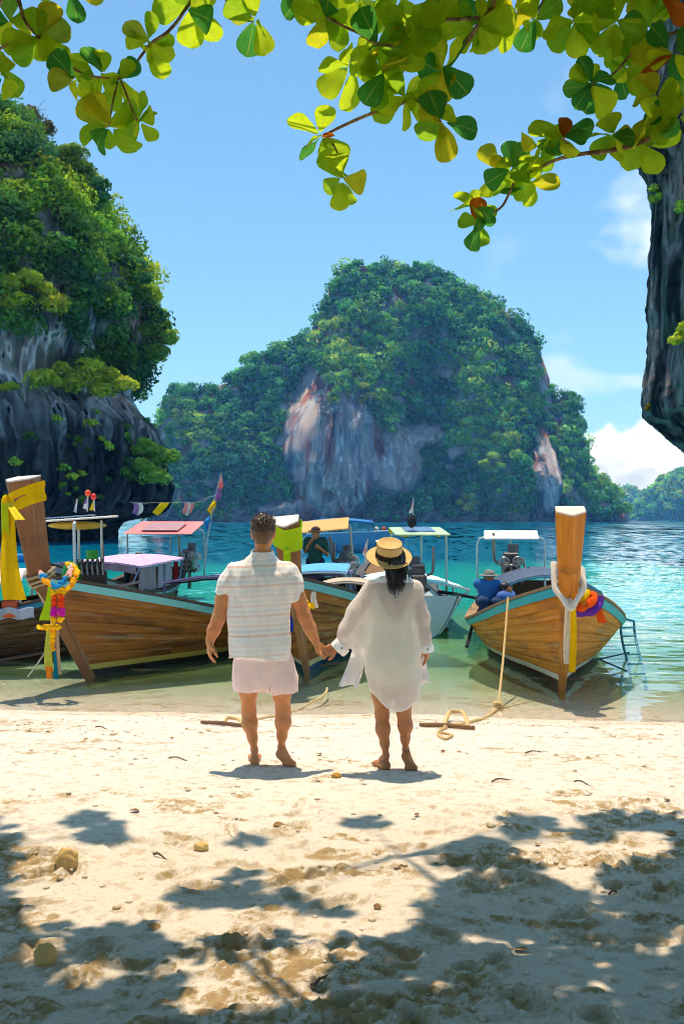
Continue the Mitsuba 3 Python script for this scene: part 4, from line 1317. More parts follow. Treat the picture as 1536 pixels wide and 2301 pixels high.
def shirt_colour(p, n, uv):
    z = p.z + 0.006 * mikit.fbm(p.x * 9, p.y * 9, 0, 2) + 0.012 * dr.sin(p.x * 6)
    f = z / 0.068
    i = dr.floor(f)
    t = f - i
    k = mikit.cell_rand(i, 3)
    below = mikit.smoothstep(1.845, 1.815, p.z)
    yarn = mikit.noise(p.x * 260, p.y * 260, p.z * 40) * mikit.noise(p.x * 40, p.y * 60, p.z * 300)
    a = mikit.smoothstep(.04, .12, t) * mikit.smoothstep(.32, .24, t) * (.25 + .7 * k)
    b = mikit.smoothstep(.52, .58, t) * mikit.smoothstep(.80, .74, t) * (.2 + .6 * k)
    c = mikit.mix([.90, .87, .85], [.82, .55, .44], dr.clip(a * (.7 + .9 * yarn) * (.35 + .65 * below), 0, 1))
    c = mikit.mix(c, [.62, .67, .70], dr.clip(b * (.5 + .8 * yarn) * (.35 + .65 * below), 0, 1))
    v = mikit.smoothstep(.62, .7, mikit.noise(p.x * 28, 0, 0)) * .10
    return mikit.mix(c, [.68, .62, .60], v)


def weave(p, n, uv):
    return mikit.fbm(p.x * 28 + 3, p.y * 28, p.z * 11, 3) * 0.006 + mikit.noise(p.x * 500, p.y * 500, p.z * 500) * 0.0004


scene['shirt_cloth'] = two({'type': 'bumpmap', 'arbitrary': proc(weave, 2e-3), 'scale': 1.0, 'inner': {'type': 'principled', 'base_color': proc(shirt_colour), 'roughness': 0.9, 'specular': 0.15, 'sheen': 0.4}})
scene['soft_cloth'] = two({'type': 'bumpmap', 'arbitrary': proc(weave, 2e-3), 'scale': 1.2, 'inner': {'type': 'principled', 'base_color': VC, 'roughness': 0.9, 'specular': 0.15, 'sheen': 0.4}})
scene['sheer_cloth'] = {'type': 'mask', 'opacity': 0.80, 'inner': {'type': 'principledthin', 'base_color': VC, 'roughness': 0.85, 'diff_trans': 0.9}}
scene['hair'] = two({'type': 'principled', 'base_color': VC, 'roughness': 0.38, 'specular': 0.5, 'anisotropic': 0.5})


def straw_colour(p, n, uv):
    w = dr.sin(uv.x * 330) * dr.sin(uv.y * 900)
    return mikit.mix([.72, .49, .20], [.50, .30, .09], mikit.smoothstep(-.2, .9, w) * .55 + .35 * mikit.fbm(uv.x * 30, uv.y * 60, 0, 2))


scene['straw'] = two({'type': 'principled', 'base_color': proc(straw_colour), 'roughness': 0.7, 'specular': 0.25})

# ---------------------------------------------------------------- the man
YM = 6.92
M = lambda px, py, dy=0.0: at(px, py, YM + dy)
gl, gr = ground_at(573, 1716), ground_at(648, 1727)
man = thing('person', 'man walking away barefoot in a striped short-sleeved shirt and pale pink shorts, holding hands', 'person')
F = Field([-1.05, 6.45, .25], [.02, 7.35, 2.2], .0048)
hc = M(591.5, 1199, .02)
HP_ = head(F, hc, [0, .03, 1], [0.10, 1, .02], .97)
F.chain([M(590, 1222, .0), M(588, 1262, -.01)], [.051, .060], .03)
F.loft([(M(0, 1500)[2], M(589, 0)[0], YM, .155, .11), (M(0, 1450)[2], M(587, 0)[0], YM, .15, .105), (M(0, 1390)[2], M(585, 0)[0], YM, .155, .105), (M(0, 1310)[2], M(585, 0)[0], YM, .175, .115), (M(0, 1264)[2], M(586, 0)[0], YM, .14, .08), (M(0, 1246)[2], M(587, 0)[0], YM, .07, .06)], .04)
lw, rw = M(471, 1442, -.03), M(708, 1440, .02)
F.chain([M(528, 1287, -.0), M(501, 1345, -.015), M(490, 1392, -.02)], [.054, .050, .044], .03)
F.chain([M(490, 1390, -.02), M(480, 1416, -.02), lw], [.045, .044, .030], .02)
F.chain([M(648, 1287, 0), M(670, 1345, 0), M(684, 1386, 0)], [.054, .050, .044], .03)
F.chain([M(684, 1384, 0), M(696, 1412, .01), rw], [.045, .044, .030], .02)
hand(F, lw, [-.02, -.06, -1], [-1, -.35, .1], .98, side=-1, curl=.42, thumb_curl=.15)
hand(F, rw, [.32, .02, -1], [-.95, .25, -.2], .98, side=1, curl=.62, thumb_curl=.35)
# left leg planted ahead, right leg pushing off behind
la, ra_ = gl + [-.005, .0, .095], np.array([M(631, 0)[0], gr[1] + .12, M(0, 1684)[2]])
lk, rk = M(559, 1600, .10), M(636, 1598, .03)
F.chain([M(560, 1490, .02), M(558, 1555, .05), lk], [.082, .060, .048], .04)
F.chain([lk, (lk * .70 + la * .30) + [-.004, -.020, 0], (lk * .32 + la * .68) + [0, -.008, 0], la], [.048, .052, .032, .0205], .03)
F.chain([M(622, 1490, 0), M(632, 1555, .01), rk], [.082, .062, .049], .04)
F.chain([rk, (rk * .70 + ra_ * .30) + [.004, -.020, 0], (rk * .32 + ra_ * .68) + [0, -.01, 0], ra_], [.048, .053, .032, .0205], .03)
foot(F, la, gl + [0, -.035, .03], gl + [-.015, .13, .02], gl + [-.025, .2, .015], unit([1, .1, 0]), 1.05)
rb = gr + [.005, .035, .018]
foot(F, ra_, ra_ + [-.002, -.055, -.035], rb + [0, .03, .0], rb + [.012, .10, -.012], unit([-1, .1, 0]), 1.05)
mb = F.mesh(2)
vm = np.asarray(mb.vertices)
obj('body', mb, 'skin', man, uv=np.stack([np.full(len(vm), 1.0), vm[:, 2]], 1), smooth=True)

F = Field(hc - .17, hc + .19, .004)
F.ell(HP_(0, -.016, .030), [.082, .103, .098], .0, np.stack([np.cross(unit([.1, 1, 0]), [0, 0, 1]), unit([.1, 1, 0]), [0, 0, 1]], 1))
F.ell(HP_(0, .01, .082), [.066, .085, .050], .03)
F.ell(HP_(0, -.062, -.03), [.056, .045, .06], .03)
o1, o2 = HP_(0, .055, .03), HP_(0, 0, -.075)
F.clip(lambda x, y, z: np.maximum(np.minimum((y - o1[1]) + .0 * x, (o1[2] + .05 - z)), o2[2] - z + .25 * np.maximum(np.abs(x - hc[0]) - .045, 0) * 4))
hm = F.mesh(2)
hm = folds(hm, .012, 60, (1.2, .5, .35), 3, lambda v: np.clip((v[:, 2] - hc[2] + .01) / .07, .12, 1))
hv = np.asarray(hm.vertices)
t = np.clip((hv[:, 2] - hc[2] + .03) / .08, 0, 1)[:, None]
tu = []
hr = np.random.default_rng(8)
for k in hr.permutation(np.nonzero(hv[:, 2] > hc[2] + .02)[0])[:420]:
    d = unit(hv[k] - hc + [0, .03, .02] + hr.normal(size=3) * .035)
    tu.append(tube([hv[k] - d * .004, hv[k] + d * .008, hv[k] + d * .016 + [0, .004, .001]], [.0022, .0018, .0006], 4, cap=False))
obj('hair_tufts', join(tu), 'hair', man, color=[.085, .046, .025], smooth=50, kind='stuff')
obj('hair', hm, 'hair', man, color=np.array([.15, .080, .042]) * (1 - t) + np.array([.050, .027, .016]) * t * (0.6 + .8 * meshkit.noise(hv * [150, 60, 60])[:, None]), smooth=True)

F = Field([-1.0, 6.65, .95], [-.1, 7.2, 2.0], .006)
zf = lambda py: M(0, py)[2]
xf = lambda px: M(px, 0)[0]
F.loft([(zf(1500), xf(585), YM - .005, .218, .145), (zf(1470), xf(585), YM - .005, .220, .150), (zf(1400), xf(582), YM, .212, .140), (zf(1330), xf(582), YM, .214, .142), (zf(1295), xf(584), YM, .212, .132), (zf(1274), xf(586), YM, .176, .104), (zf(1259), xf(588), YM, .122, .090), (zf(1245), xf(589), YM, .082, .080)], .02, 2.5)
for s0, s1, s2 in (((532, 1288), (512, 1312), (498, 1343)), ((644, 1288), (655, 1312), (667, 1348))):
    F.chain([M(*s0), M(*s1), M(*s2)], [.082, .072, .060], .035)
cl, cr = M(497, 1336), M(667, 1346)
dl, dr_ = unit(cl - M(512, 1290)), unit(cr - M(652, 1295))
F.clip(lambda x, y, z: np.where(x < xf(512), (x - cl[0]) * dl[0] + (z - cl[2]) * dl[2], np.where(x > xf(652), (x - cr[0]) * dr_[0] + (z - cr[2]) * dr_[2], -1)))
F.clip(lambda x, y, z: zf(1476) - z + .012 * np.sin(x * 17) + .02 * np.maximum(x - xf(640), 0) * 3)
sm = folds(F.mesh(2), .023, 7.0, (1.25, 1, .28), 2, lambda v: np.clip((zf(1262) - v[:, 2]) / .1, .15, 1))
sm = folds(sm, .007, 15.0, (1.3, 1, .4), 5)
sm = folds(sm, .005, 9.0, (.5, .5, 1.2), 6, lambda v: np.clip(np.abs(v[:, 0] - xf(584)) / .2 - .55, 0, 1))
obj('shirt', sm, 'shirt_cloth', man, smooth=True, uv=np.asarray(sm.vertices)[:, [0, 2]])
g = np.linspace(0, 2 * math.pi, 41)
cc = M(589, 1246, -.005)
ring = lambda r, z: np.stack([cc[0] + (.074 + r) * np.cos(g), cc[1] + (.070 + r) * np.sin(g), cc[2] + z + .012 * np.sin(g)], 1)
obj('collar', sheet(np.stack([ring(.014, -.022), ring(.007, .004), ring(.001, .026), ring(-.006, .022)], 0), .005), 'shirt_cloth', man, smooth=40)
obj('hem', tube(np.stack([xf(585) + .216 * np.cos(g) * np.abs(np.cos(g)) ** -.12, YM - .005 + .147 * np.sin(g), zf(1474.5) + .012 * np.sin((xf(585) + .216 * np.cos(g)) * 17)], 1), .0035, 6, cap=False), 'shirt_cloth', man, smooth=True) if False else None

F = Field([-.95, 6.65, .75], [-.15, 7.25, 1.3], .006)
F.loft([(zf(1545), xf(594), YM + .02, .175, .120), (zf(1520), xf(592), YM + .01, .190, .132), (zf(1480), xf(590), YM, .186, .130), (zf(1440), xf(588), YM, .16, .115)], .02)
F.chain([M(563, 1495, .01), M(562, 1530, .03), M(567, 1575, .05)], [.118, .120, .118], .03)
F.chain([M(622, 1495, 0), M(632, 1530, 0), M(640, 1575, .01)], [.112, .108, .098], .03)
F.clip(lambda x, y, z: np.where(x < xf(607), zf(1553.5), zf(1556.5) + .10 * (x - xf(640))) - z)
F.clip(lambda x, y, z: np.minimum((.16 * (zf(1531) - z) - np.abs(x - xf(608))), .02) + 0 * y)
sm = folds(F.mesh(2), .013, 7, (1, 1, .8), 7)
obj('shorts', sm, 'soft_cloth', man, color=[.86, .66, .63], smooth=True)

# ---------------------------------------------------------------- the woman
YW = 6.80
Q = lambda px, py, dy=0.0: at(px, py, YW + dy)
zf = lambda py: Q(0, py)[2]
xf = lambda px: Q(px, 0)[0]
gl, gr = ground_at(866, 1728), ground_at(924, 1735)
woman = thing('person', 'woman walking away barefoot in a straw hat and loose sheer white shirt dress, holding hands', 'person')
F = Field([-.14, 6.35, .25], [.74, 7.2, 2.05], .0048)
hc = Q(884, 1258, .02)
HW = head(F, hc, [0, -.10, 1], [-.12, 1, .05], .90)
F.chain([Q(885, 1280, .0), Q(884, 1318, -.01)], [.044, .052], .03)
F.loft([(zf(1530), xf(884), YW, .145, .11), (zf(1490), xf(882), YW - .01, .172, .125), (zf(1450), xf(881), YW, .150, .105), (zf(1410), xf(881), YW, .122, .092), (zf(1360), xf(882), YW, .138, .10), (zf(1325), xf(883), YW, .150, .085), (zf(1308), xf(884), YW, .09, .055)], .04)
lw, rw = Q(754, 1451, .0), Q(957, 1452, .02)
F.chain([Q(835, 1326), Q(803, 1378, -.01), Q(786, 1405, -.01)], [.042, .038, .034], .03)
F.chain([Q(786, 1405, -.01), Q(774, 1424), lw], [.034, .034, .026], .02)
F.chain([Q(932, 1326), Q(948, 1390, 0), Q(952, 1405)], [.050, .042, .038], .03)
F.chain([Q(952, 1405), Q(954, 1425), rw], [.038, .036, .026], .02)
hand(F, lw, [-1, -.22, -.58], [.1, -1, .35], .90, side=-1, curl=.55, thumb_curl=.3)
hand(F, rw, [.08, .05, -1], [.9, -.4, .1], .88, side=1, curl=.35, thumb_curl=.2)
la = gl + [.002, .01, .088]
ra_ = np.array([xf(912), gr[1] + .11, zf(1688)])
lk, rk = Q(858, 1606, .08), Q(907, 1602, .02)
F.chain([Q(860, 1500, 0), Q(857, 1560, .04), lk], [.088, .064, .046], .04)
F.chain([lk, (lk * .66 + la * .34) + [-.004, -.020, 0], (lk * .3 + la * .7) + [0, -.006, 0], la], [.044, .047, .029, .018], .03)
F.chain([Q(906, 1500, 0), Q(908, 1560, .01), rk], [.088, .066, .046], .04)
F.chain([rk, (rk * .66 + ra_ * .34) + [.004, -.02, 0], (rk * .3 + ra_ * .7) + [0, -.008, 0], ra_], [.044, .048, .029, .018], .03)
foot(F, la, gl + [0.0, -.03, .028], gl + [-.05, .10, .018], gl + [-.085, .155, .013], unit([1, .5, 0]), .93)
rb = gr + [.0, .035, .016]
foot(F, ra_, ra_ + [.0, -.050, -.035], rb + [.004, .025, .0], rb + [.018, .09, -.010], unit([-1, .1, 0]), .95)
wb = F.mesh(2)
vm = np.asarray(wb.vertices)
obj('body', wb, 'skin', woman, uv=np.stack([np.full(len(vm), .72), vm[:, 2]], 1), smooth=True)

F = Field([.0, 6.5, .9], [.72, 7.1, 1.75], .006)
F.loft([(zf(1535), xf(884), YW, .13, .115), (zf(1490), xf(882), YW - .01, .180, .133), (zf(1450), xf(881), YW, .158, .112), (zf(1410), xf(881), YW, .130, .099), (zf(1360), xf(882), YW, .146, .107), (zf(1318), xf(883), YW, .150, .088)], .01)
F.clip(lambda x, y, z: np.where(y < YW + .02, z - (zf(1388) + 3.2 * (x - xf(886)) ** 2 * 4), -1) + 0 * z)
obj('swimsuit', F.mesh(2), 'soft_cloth', woman, color=[.76, .69, .50], smooth=True)

F = Field([-.20, 6.45, .7], [.76, 7.2, 1.80], .006)
F.loft([(zf(1610), xf(889), YW - .02, .150, .15), (zf(1560), xf(888), YW - .02, .170, .165), (zf(1490), xf(881), YW - .01, .196, .165), (zf(1420), xf(881), YW, .182, .148), (zf(1360), xf(884), YW, .170, .128), (zf(1325), xf(885), YW, .182, .112), (zf(1306), xf(885), YW, .120, .085), (zf(1296), xf(885), YW, .070, .065)], .02, 2.2)
F.chain([Q(838, 1326), Q(808, 1374, -.005), Q(787, 1420, -.005), Q(768, 1452)], [.074, .084, .080, .050], .03)
F.cap(Q(806, 1400), Q(800, 1450, -.01), .055, .045, .03)
F.chain([Q(930, 1325), Q(946, 1390), Q(950, 1430), Q(955, 1456)], [.066, .056, .050, .040], .03)
wl, wr = Q(760, 1456), Q(956, 1462)
F.clip(lambda x, y, z: np.where(x < xf(812), -.74 * (x - wl[0]) * 1.0 - .67 * (z - wl[2]) * -1.0 * -1.0, -1) if False else np.where(x < xf(800), (wl[0] - x) * .8 + (wl[2] - z) * .55 - .004, -1) + 0 * y)
F.clip(lambda x, y, z: np.where(x > xf(938), np.where(z < zf(1478), .01, (wr[2] - z) * (x > xf(944))), -1) if False else np.where(x > xf(946), wr[2] - z, -1) + 0 * y)
F.clip(lambda x, y, z: np.where((x > xf(770)) & (x < xf(948)), zf(1591) + np.minimum(2.3 * np.abs(x - xf(892)) ** 1.7, .13) + 0 * y - z, -1))
dm = folds(F.mesh(2), .015, 6.5, (1.3, 1.1, .22), 9, lambda v: np.clip((zf(1310) - v[:, 2]) / .15, .1, 1))
dm = folds(dm, .006, 15, (1, 1, .8), 4)
WHT = [.95, .94, .91]
obj('shirt_dress', dm, 'sheer_cloth', woman, color=WHT, smooth=True)
g = np.linspace(0, 2 * math.pi, 41)
cc = Q(884, 1301, 0)
ring = lambda r, z, w=1: np.stack([cc[0] + (.075 + r) * np.cos(g) * w, cc[1] + (.062 + r) * np.sin(g), cc[2] + z - .01 * np.sin(g)], 1)
obj('collar', sheet(np.stack([ring(-.002, .014), ring(.012, .018), ring(.032, .002, 1.12), ring(.046, -.026, 1.18)], 0), .004), 'soft_cloth', woman, color=WHT, smooth=40)
for (c0, c1, r0) in ((Q(771, 1447), Q(757, 1461), .052), (Q(954, 1448), Q(956, 1466), .045)):
    d = unit(c1 - c0)
    e1 = unit(np.cross(d, [0, 1, 0]))
    e2 = np.cross(d, e1)
    rr = lambda r, s: c0 + d * s + (np.cos(g)[:, None] * e1 + np.sin(g)[:, None] * e2) * (r * (1 + .08 * np.sin(g * 5 + s * 40)))[:, None]
    L = np.linalg.norm(c1 - c0)
    ck = obj('cuff', sheet(np.stack([rr(r0 - .012, 0), rr(r0 + .006, L * .1), rr(r0 + .009, L * .6), rr(r0 + .006, L), rr(r0 - .008, L * .96)], 0), .004), 'soft_cloth', woman, color=WHT, smooth=40)
    obj('button', ball(c0 + d * L * .5 + np.array([.012, -r0 - .012, 0]), .006, 1), 'paint', ck, color=[.10, .07, .05])
# the open front panels blowing out to the sides
t = np.linspace(0, 1, 22)[:, None, None]
s = np.linspace(0, 1, 14)[None, :, None]
for i, (a, b, c, d) in enumerate(((Q(800, 1432, .06), Q(826, 1455, .10), Q(806, 1546, .02), Q(764, 1538, -.02)), (Q(935, 1440, .10), Q(950, 1450, .08), Q(969, 1533, .0), Q(945, 1540, .06)))):
    P = (a * (1 - s) + b * s) * (1 - t) + (d * (1 - s) + c * s) * t
    P = P + np.array([.010, .03, .004]) * np.sin(s * 7 + t * 4 + i) * (.3 + t) + np.array([0, .02, 0]) * np.sin(t * 6)
    pk = obj('front_panel', sheet(P, .003), 'cloth', woman, color=[.92, .91, .92], smooth=40)
    if i == 0:
        obj('button', ball((a * .8 + d * .2) + [.012, -.03, 0], .006, 1), 'paint', pk, color=[.10, .07, .05])

# hair: a dark fall of strands under the hat
r_ = np.random.default_rng(77)
st = []
core = Field(hc - .2, hc + .2, .006)
core.ell(HW(0, -.022, .0), [.084, .098, .10], .0)
core.ell(HW(.012, -.075, -.06), [.066, .05, .085], .03)
core.clip(lambda x, y, z: (y - hc[1] - .02) + 0 * x)
st.append(folds(core.mesh(2), .008, 60, (1, 1, .12), 1))
for k in range(260):
    a = HW(r_.uniform(-.075, .085), -.09 + r_.uniform(-.035, .03), r_.uniform(-.06, .0))
    ln = r_.uniform(.14, .25) * (1 - .25 * abs(a[0] - hc[0] - .005) / .08)
    b = a + np.array([(hc[0] + .008 - a[0]) * .45 + r_.normal() * .014, -.034 + r_.normal() * .006, -ln])
    m_ = (a + b) / 2 + [r_.normal() * .006, -.012, 0]
    st.append(tube(spline([a, m_, b + [r_.normal() * .008, 0, 0]], 9), np.linspace(.0060, .0012, 9), 5))
obj('hair', join(st), 'hair', woman, color=[.012, .008, .007], smooth=50)

hat = thing('straw_hat', 'flat-topped straw hat with a dark band on the woman\'s head', 'hat')
ax = unit([.03, -.50, .87])
ox = unit(np.cross([0, 1, 0], ax))
oy = np.cross(ax, ox)
o = Q(873.5, 1250, -.01)


def lathe(prof, n=72, wob=0.0):
    g = np.linspace(0, 2 * math.pi, n + 1)
    P, uv = [], []
    for i, (r, h) in enumerate(prof):
        hh = h + wob * np.sin(g * 2 + .6) * max(0, r - .1) * 8
        P.append(o + (r * np.cos(g))[:, None] * ox + (r * .96 * np.sin(g))[:, None] * oy + hh[:, None] * ax)
        uv.append(np.stack([g / 6.283, g * 0 + np.hypot(r, h)], 1))
    return np.stack(P, 0), np.stack(uv, 0)


prof = [(.0005, .094), (.03, .093), (.06, .096), (.074, .104), (.081, .106), (.086, .100), (.088, .085), (.090, .03), (.093, .004), (.105, .0), (.13, -.002), (.155, .0), (.158, -.002), (.155, -.006), (.12, -.006), (.094, -.006)]
P, uv = lathe(prof, wob=.006)
obj('crown_and_brim', (P.reshape(-1, 3), tri(grid_faces(*P.shape[:2]))), 'straw', hat, uv=uv.reshape(-1, 2), smooth=True)
P, _ = lathe([(.0905, .004), (.0945, .005), (.0935, .042), (.0895, .043)])
obj('band', (P.reshape(-1, 3), tri(grid_faces(*P.shape[:2]))), 'matte', hat, color=[.030, .020, .018], smooth=40)

# ---------------------------------------------------------------- boatmen


def boatman(label, hips, head_c, hands, skin, top, legs, hair_col, hat_col=None, stand=None, extra=None, h=.012, glasses=False, fwd=(0, -1, 0)):
    """A small figure in a boat, facing fwd; hands: (left elbow, left wrist), (right elbow, right wrist)."""
    hips, head_c = np.asarray(hips, float), np.asarray(head_c, float)
    k = thing('person', label, 'person')
    up = unit(head_c - hips)
    f = unit(fwd)
    sx = unit(np.cross(f, up))
    ch = hips + (head_c - hips) * .55
    sh = hips + (head_c - hips) * .70
    pts = [hips, head_c] + [q for e in hands for q in e] + ([stand] if stand is not None else [])
    lo, hi = np.min(pts, 0) - .3, np.max(pts, 0) + .3
    F = Field(lo, hi, h)
    head(F, head_c, up, f, .95)
    F.cap(head_c - up * .08, sh, .05, .06, .03)
    C = Field(lo, hi, h)
    C.cap(hips - up * .02, ch, .145, .15, .03)
    C.cap(sh - sx * .12, sh + sx * .12, .085, .085, .05)
    L = Field(lo, hi, h)
    for (e, w), q in zip(hands, (-1, 1)):
        s0 = sh + sx * .17 * q
        F.chain([s0, e, w], [.05, .042, .03], .02)
        d = unit(np.asarray(w) - e)
        hand(F, w, d, f if abs(np.dot(d, f)) < .8 else up, .95, q, .6)
        C.chain([s0, s0 + (np.asarray(e) - s0) * .75], [.075, .066], .04)
    for q in (-1, 1):
        if stand is None:
            kn = hips + sx * .11 * q + f * .40 + [0, 0, .02]
            L.chain([hips + sx * .09 * q, kn, kn - [0, 0, .36] + f * .02], [.10, .075, .055], .04)
        else:
            L.chain([hips + sx * .09 * q, hips * .5 + stand * .5 + sx * .10 * q, stand + sx * .10 * q], [.105, .08, .06], .04)
    obj('body', F.mesh(2), 'skin', k, uv=np.stack([np.full(0, 1.0), np.full(0, 0)], 1) if False else None, smooth=True) if False else None
    m = F.mesh(2)
    obj('body', m, 'skin', k, uv=np.stack([np.full(len(m.vertices), skin), np.zeros(len(m.vertices))], 1), smooth=True)
    obj('shirt', folds(C.mesh(2), .008, 9, seed=3), 'soft_cloth', k, color=top, smooth=True)
    obj('trousers', folds(L.mesh(2), .006, 9, seed=4), 'soft_cloth', k, color=legs, smooth=True)
    if hair_col is not None:
        obj('hair', ball(head_c - f * .02 + up * .045, .092, 3, (1, 1, .88), .12, 2), 'hair', k, color=hair_col)
    if hat_col is not None:
        m = join([ball(head_c + up * .05, .10, 3, (1, 1.05, .8), .05), ball(head_c + up * .035, .165, 3, (1, 1, .12), .05)])
        obj('hat', m, 'soft_cloth', k, color=hat_col)
    if glasses:
        obj('sunglasses', join([box((.05, .02, .035), head_c + f * .085 + sx * q * .034 + up * .012, bevel=.008) for q in (-1, 1)] + [box((.14, .015, .01), head_c + f * .082 + up * .016)]), 'paint', k, color=[.01, .01, .01])
    return k


D = 20.3
A = lambda px, py, dy=0: at(px, py, D + dy)
boatman('boatman in dark green shirt and sunglasses standing under the orange sun roof', A(708, 1262), A(709, 1197), [(A(734, 1245), A(718, 1232, -.2)), (A(686, 1238), A(702, 1212, -.2))], .55, [.02, .07, .05], [.02, .025, .05], None, [.05, .03, .03],
        stand=A(708, 1325), glasses=True)
D = 24.5
boatman('boatman in red shirt sitting low under the faded red sun roof', A(303, 1286), A(310, 1252), [(A(285, 1285), A(280, 1262, -.2)), (A(322, 1285), A(312, 1292, -.3))], .50, [.50, .05, .02], [.05, .05, .08], [.015, .012, .012])
D = 15.9
boatman('boatman in blue shirt and grey bucket hat at the left edge of the right boat', A(1094, 1352), A(1098, 1298), [(A(1074, 1344), A(1080, 1362, -.2)), (A(1113, 1338), A(1120, 1358, -.2))], .5, [.03, .16, .42], [.02, .05, .12], None, [.20, .21, .20])
D = 15.7
boatman('black-haired person in blue sitting inside the right boat beside the man in the bucket hat', A(1138, 1372), A(1136, 1326), [(A(1116, 1360), A(1122, 1376, -.2)), (A(1156, 1360), A(1160, 1374, -.2))], .6, [.06, .15, .40], [.03, .05, .12], [.012, .010, .012], fwd=(.8, -.6, 0))
# ---------------------------------------------------------------- cloths, garlands, flags and ropes
YEL, LIME = (.86, .60, .01), (.50, .72, .02)


def band(boat, s0, s1, slant, name, parent, colour, pad=.016, mat='cloth', pinch=0.0):
    rows = []
    for q in np.linspace(0, 1, 6):
        r = boat.neck(s0 + (s1 - s0) * q, pad + .006 * math.sin(q * 9))
        z = slant * np.array([-.5, 0, .5, .5, .5, .3, 0, -.3, -.5, -.5])
        r = r + np.stack([0 * z, 0 * z, z], 1)
        c = r.mean(0)
        rows.append(np.vstack([r, r[:1]]))
    P = np.stack(rows, 0)
    P = P + .006 * (meshkit.noise(P * 40) - .5)[..., None]
    return obj(name, sheet(P, .006), mat, parent, color=colour, smooth=40)


def hang(a, b, w0, w1, sway=.02, seed=0, n=26, m=8, across=(1, -.12, 0), ruff=.35):
    """A strip of cloth hanging from a to b with folds running down it."""
    a, b, x = np.asarray(a, float), np.asarray(b, float), unit(across)
    t = np.linspace(0, 1, n)[:, None, None]
    s = np.linspace(-.5, .5, m)[None, :, None]
    w = w0 + (w1 - w0) * t
    P = a * (1 - t) + b * t + x * s * w
    P = P + np.array([.2, 1, 0]) * (ruff * w * .25 * np.sin(s * 11 + seed + t * 2) + sway * np.sin(t * 5 + seed)) + x * sway * np.sin(t * 4 + seed * 2)
    return sheet(P, .004)


# left boat: yellow sash with a long tail
k = thing('sash', 'bright yellow cloth tied round the top of the left prow, its long tail hanging down', 'sash')
band(boat_a, .70, .90, .14, 'wrap', k, YEL)
tp = boat_a.neck(.82, .03)[7]
obj('knot', ball(tp + [-.02, -.04, 0], .055, 2, (1, 1, 1.1), .2), 'cloth', k, color=YEL)
obj('tail', hang(tp + [-.03, -.05, 0], at(35, 1348, 11.7), .11, .27, .025, 1), 'cloth', k, color=YEL)
obj('tail', hang(tp + [-.06, -.03, 0], at(25, 1300, 11.8), .08, .12, .03, 4), 'cloth', k, color=(.62, .70, .02))
obj('tail', hang(tp + [.03, -.07, -.02], at(43, 1168, 11.65), .07, .12, .01, 2), 'cloth', k, color=(.80, .68, .05))


def beads(pts, r, colours, jit=.35, seed=0):
    """Packed flower heads along a path: lumpy little balls, coloured by stretch."""
    rr = np.random.default_rng(seed)
    n = max(3, int(np.linalg.norm(np.diff(pts, axis=0), axis=1).sum() / (r * .75)))
    p = spline(pts, n)
    out = {}
    for i, q in enumerate(p):
        c = colours[min(int(i / n * len(colours)), len(colours) - 1)]
        for _ in range(3):
            out.setdefault(c, []).append(ball(q + rr.normal(size=3) * r * jit, r * rr.uniform(.55, .95), 1, (1, 1, .8), .35, rr.integers(99)))
    return out


def string_flowers(parent, name, pts, r, colours, seed=0):
    for c, ms in beads(pts, r, colours, seed=seed).items():
        obj(name, join(ms), 'matte', parent, color=c, smooth=False, kind='stuff')


GD = 11.95
k = thing('flower_garland', 'marigold garland with red and magenta strands and ribbons at the neck of the left prow', 'garland')
G = lambda px, py, dy=0: at(px, py, GD + dy)
OR, YO, RD, MG, BL, PK, AQ = (.86, .36, .005), (.88, .50, .005), (.75, .06, .005), (.55, .01, .38), (.01, .25, .55), (.85, .45, .40), (.45, .75, .72)
string_flowers(k, 'loop', [G(150, 1268, .3), G(168, 1276, .1), G(173, 1292, -.1), G(163, 1312, -.2), G(145, 1326, -.25), G(128, 1330, -.25), G(116, 1328, -.22)], .036, [YO, YO, OR, YO], 1)
string_flowers(k, 'inner_loop', [G(160, 1272, .2), G(155, 1288, -.1), G(143, 1306, -.25), G(128, 1318, -.3), G(110, 1312, -.28), G(98, 1300, -.2), G(94, 1288, .0)], .030, [AQ, PK, PK, BL, BL, OR, BL, PK], 2)
for i, x in enumerate((120, 137)):
    string_flowers(k, 'strand', [G(x, 1325, -.28), G(x + 1, 1352, -.28), G(x, 1378, -.28), G(x - 1, 1395, -.28)], .036, [YO, RD, RD, MG, MG, YO], 5 + i)
g = np.linspace(0, 2 * math.pi, 15)
string_flowers(k, 'ring', np.stack([G(125, 1404)[0] + .11 * np.cos(g), GD - .28 + .08 * np.sin(g), G(125, 1404)[2] + 0 * g], 1), .026, [YO], 9)
string_flowers(k, 'tassel', [G(120, 1408, -.28), G(119, 1425, -.28), G(118, 1442, -.28), G(118, 1456, -.28)], .034, [OR, YO, OR], 10)
for i, (a, b, w0, w1, c) in enumerate((((112, 1318), (100, 1394), .05, .12, LIME), ((108, 1406), (110, 1498), .06, .10, (.62, .66, .10)), ((107, 1460), (109, 1526), .06, .06, (.85, .33, .03)), ((121, 1455), (126, 1527), .03, .05, (.01, .25, .36)), ((126, 1408), (131, 1516), .05, .09, (.62, .50, .33)), ((115, 1440), (113, 1510), .03, .05, (.86, .50, .01)))):
    obj('ribbon', hang(G(*a, -.3 + .012 * i), G(*b, -.3 + .012 * i), w0, w1, .008, i), 'cloth', k, color=c)
rp = boat_a.neck(-.02, .03)
obj('neck_rope', join([tube(np.vstack([boat_a.neck(s, .02 + .01 * i)[:, :], boat_a.neck(s, .02 + .01 * i)[:1]]), .018, 7, cap=False) for i, s in enumerate((-.06, -.02, .03))]), 'matte', k, color=[.42, .36, .24])

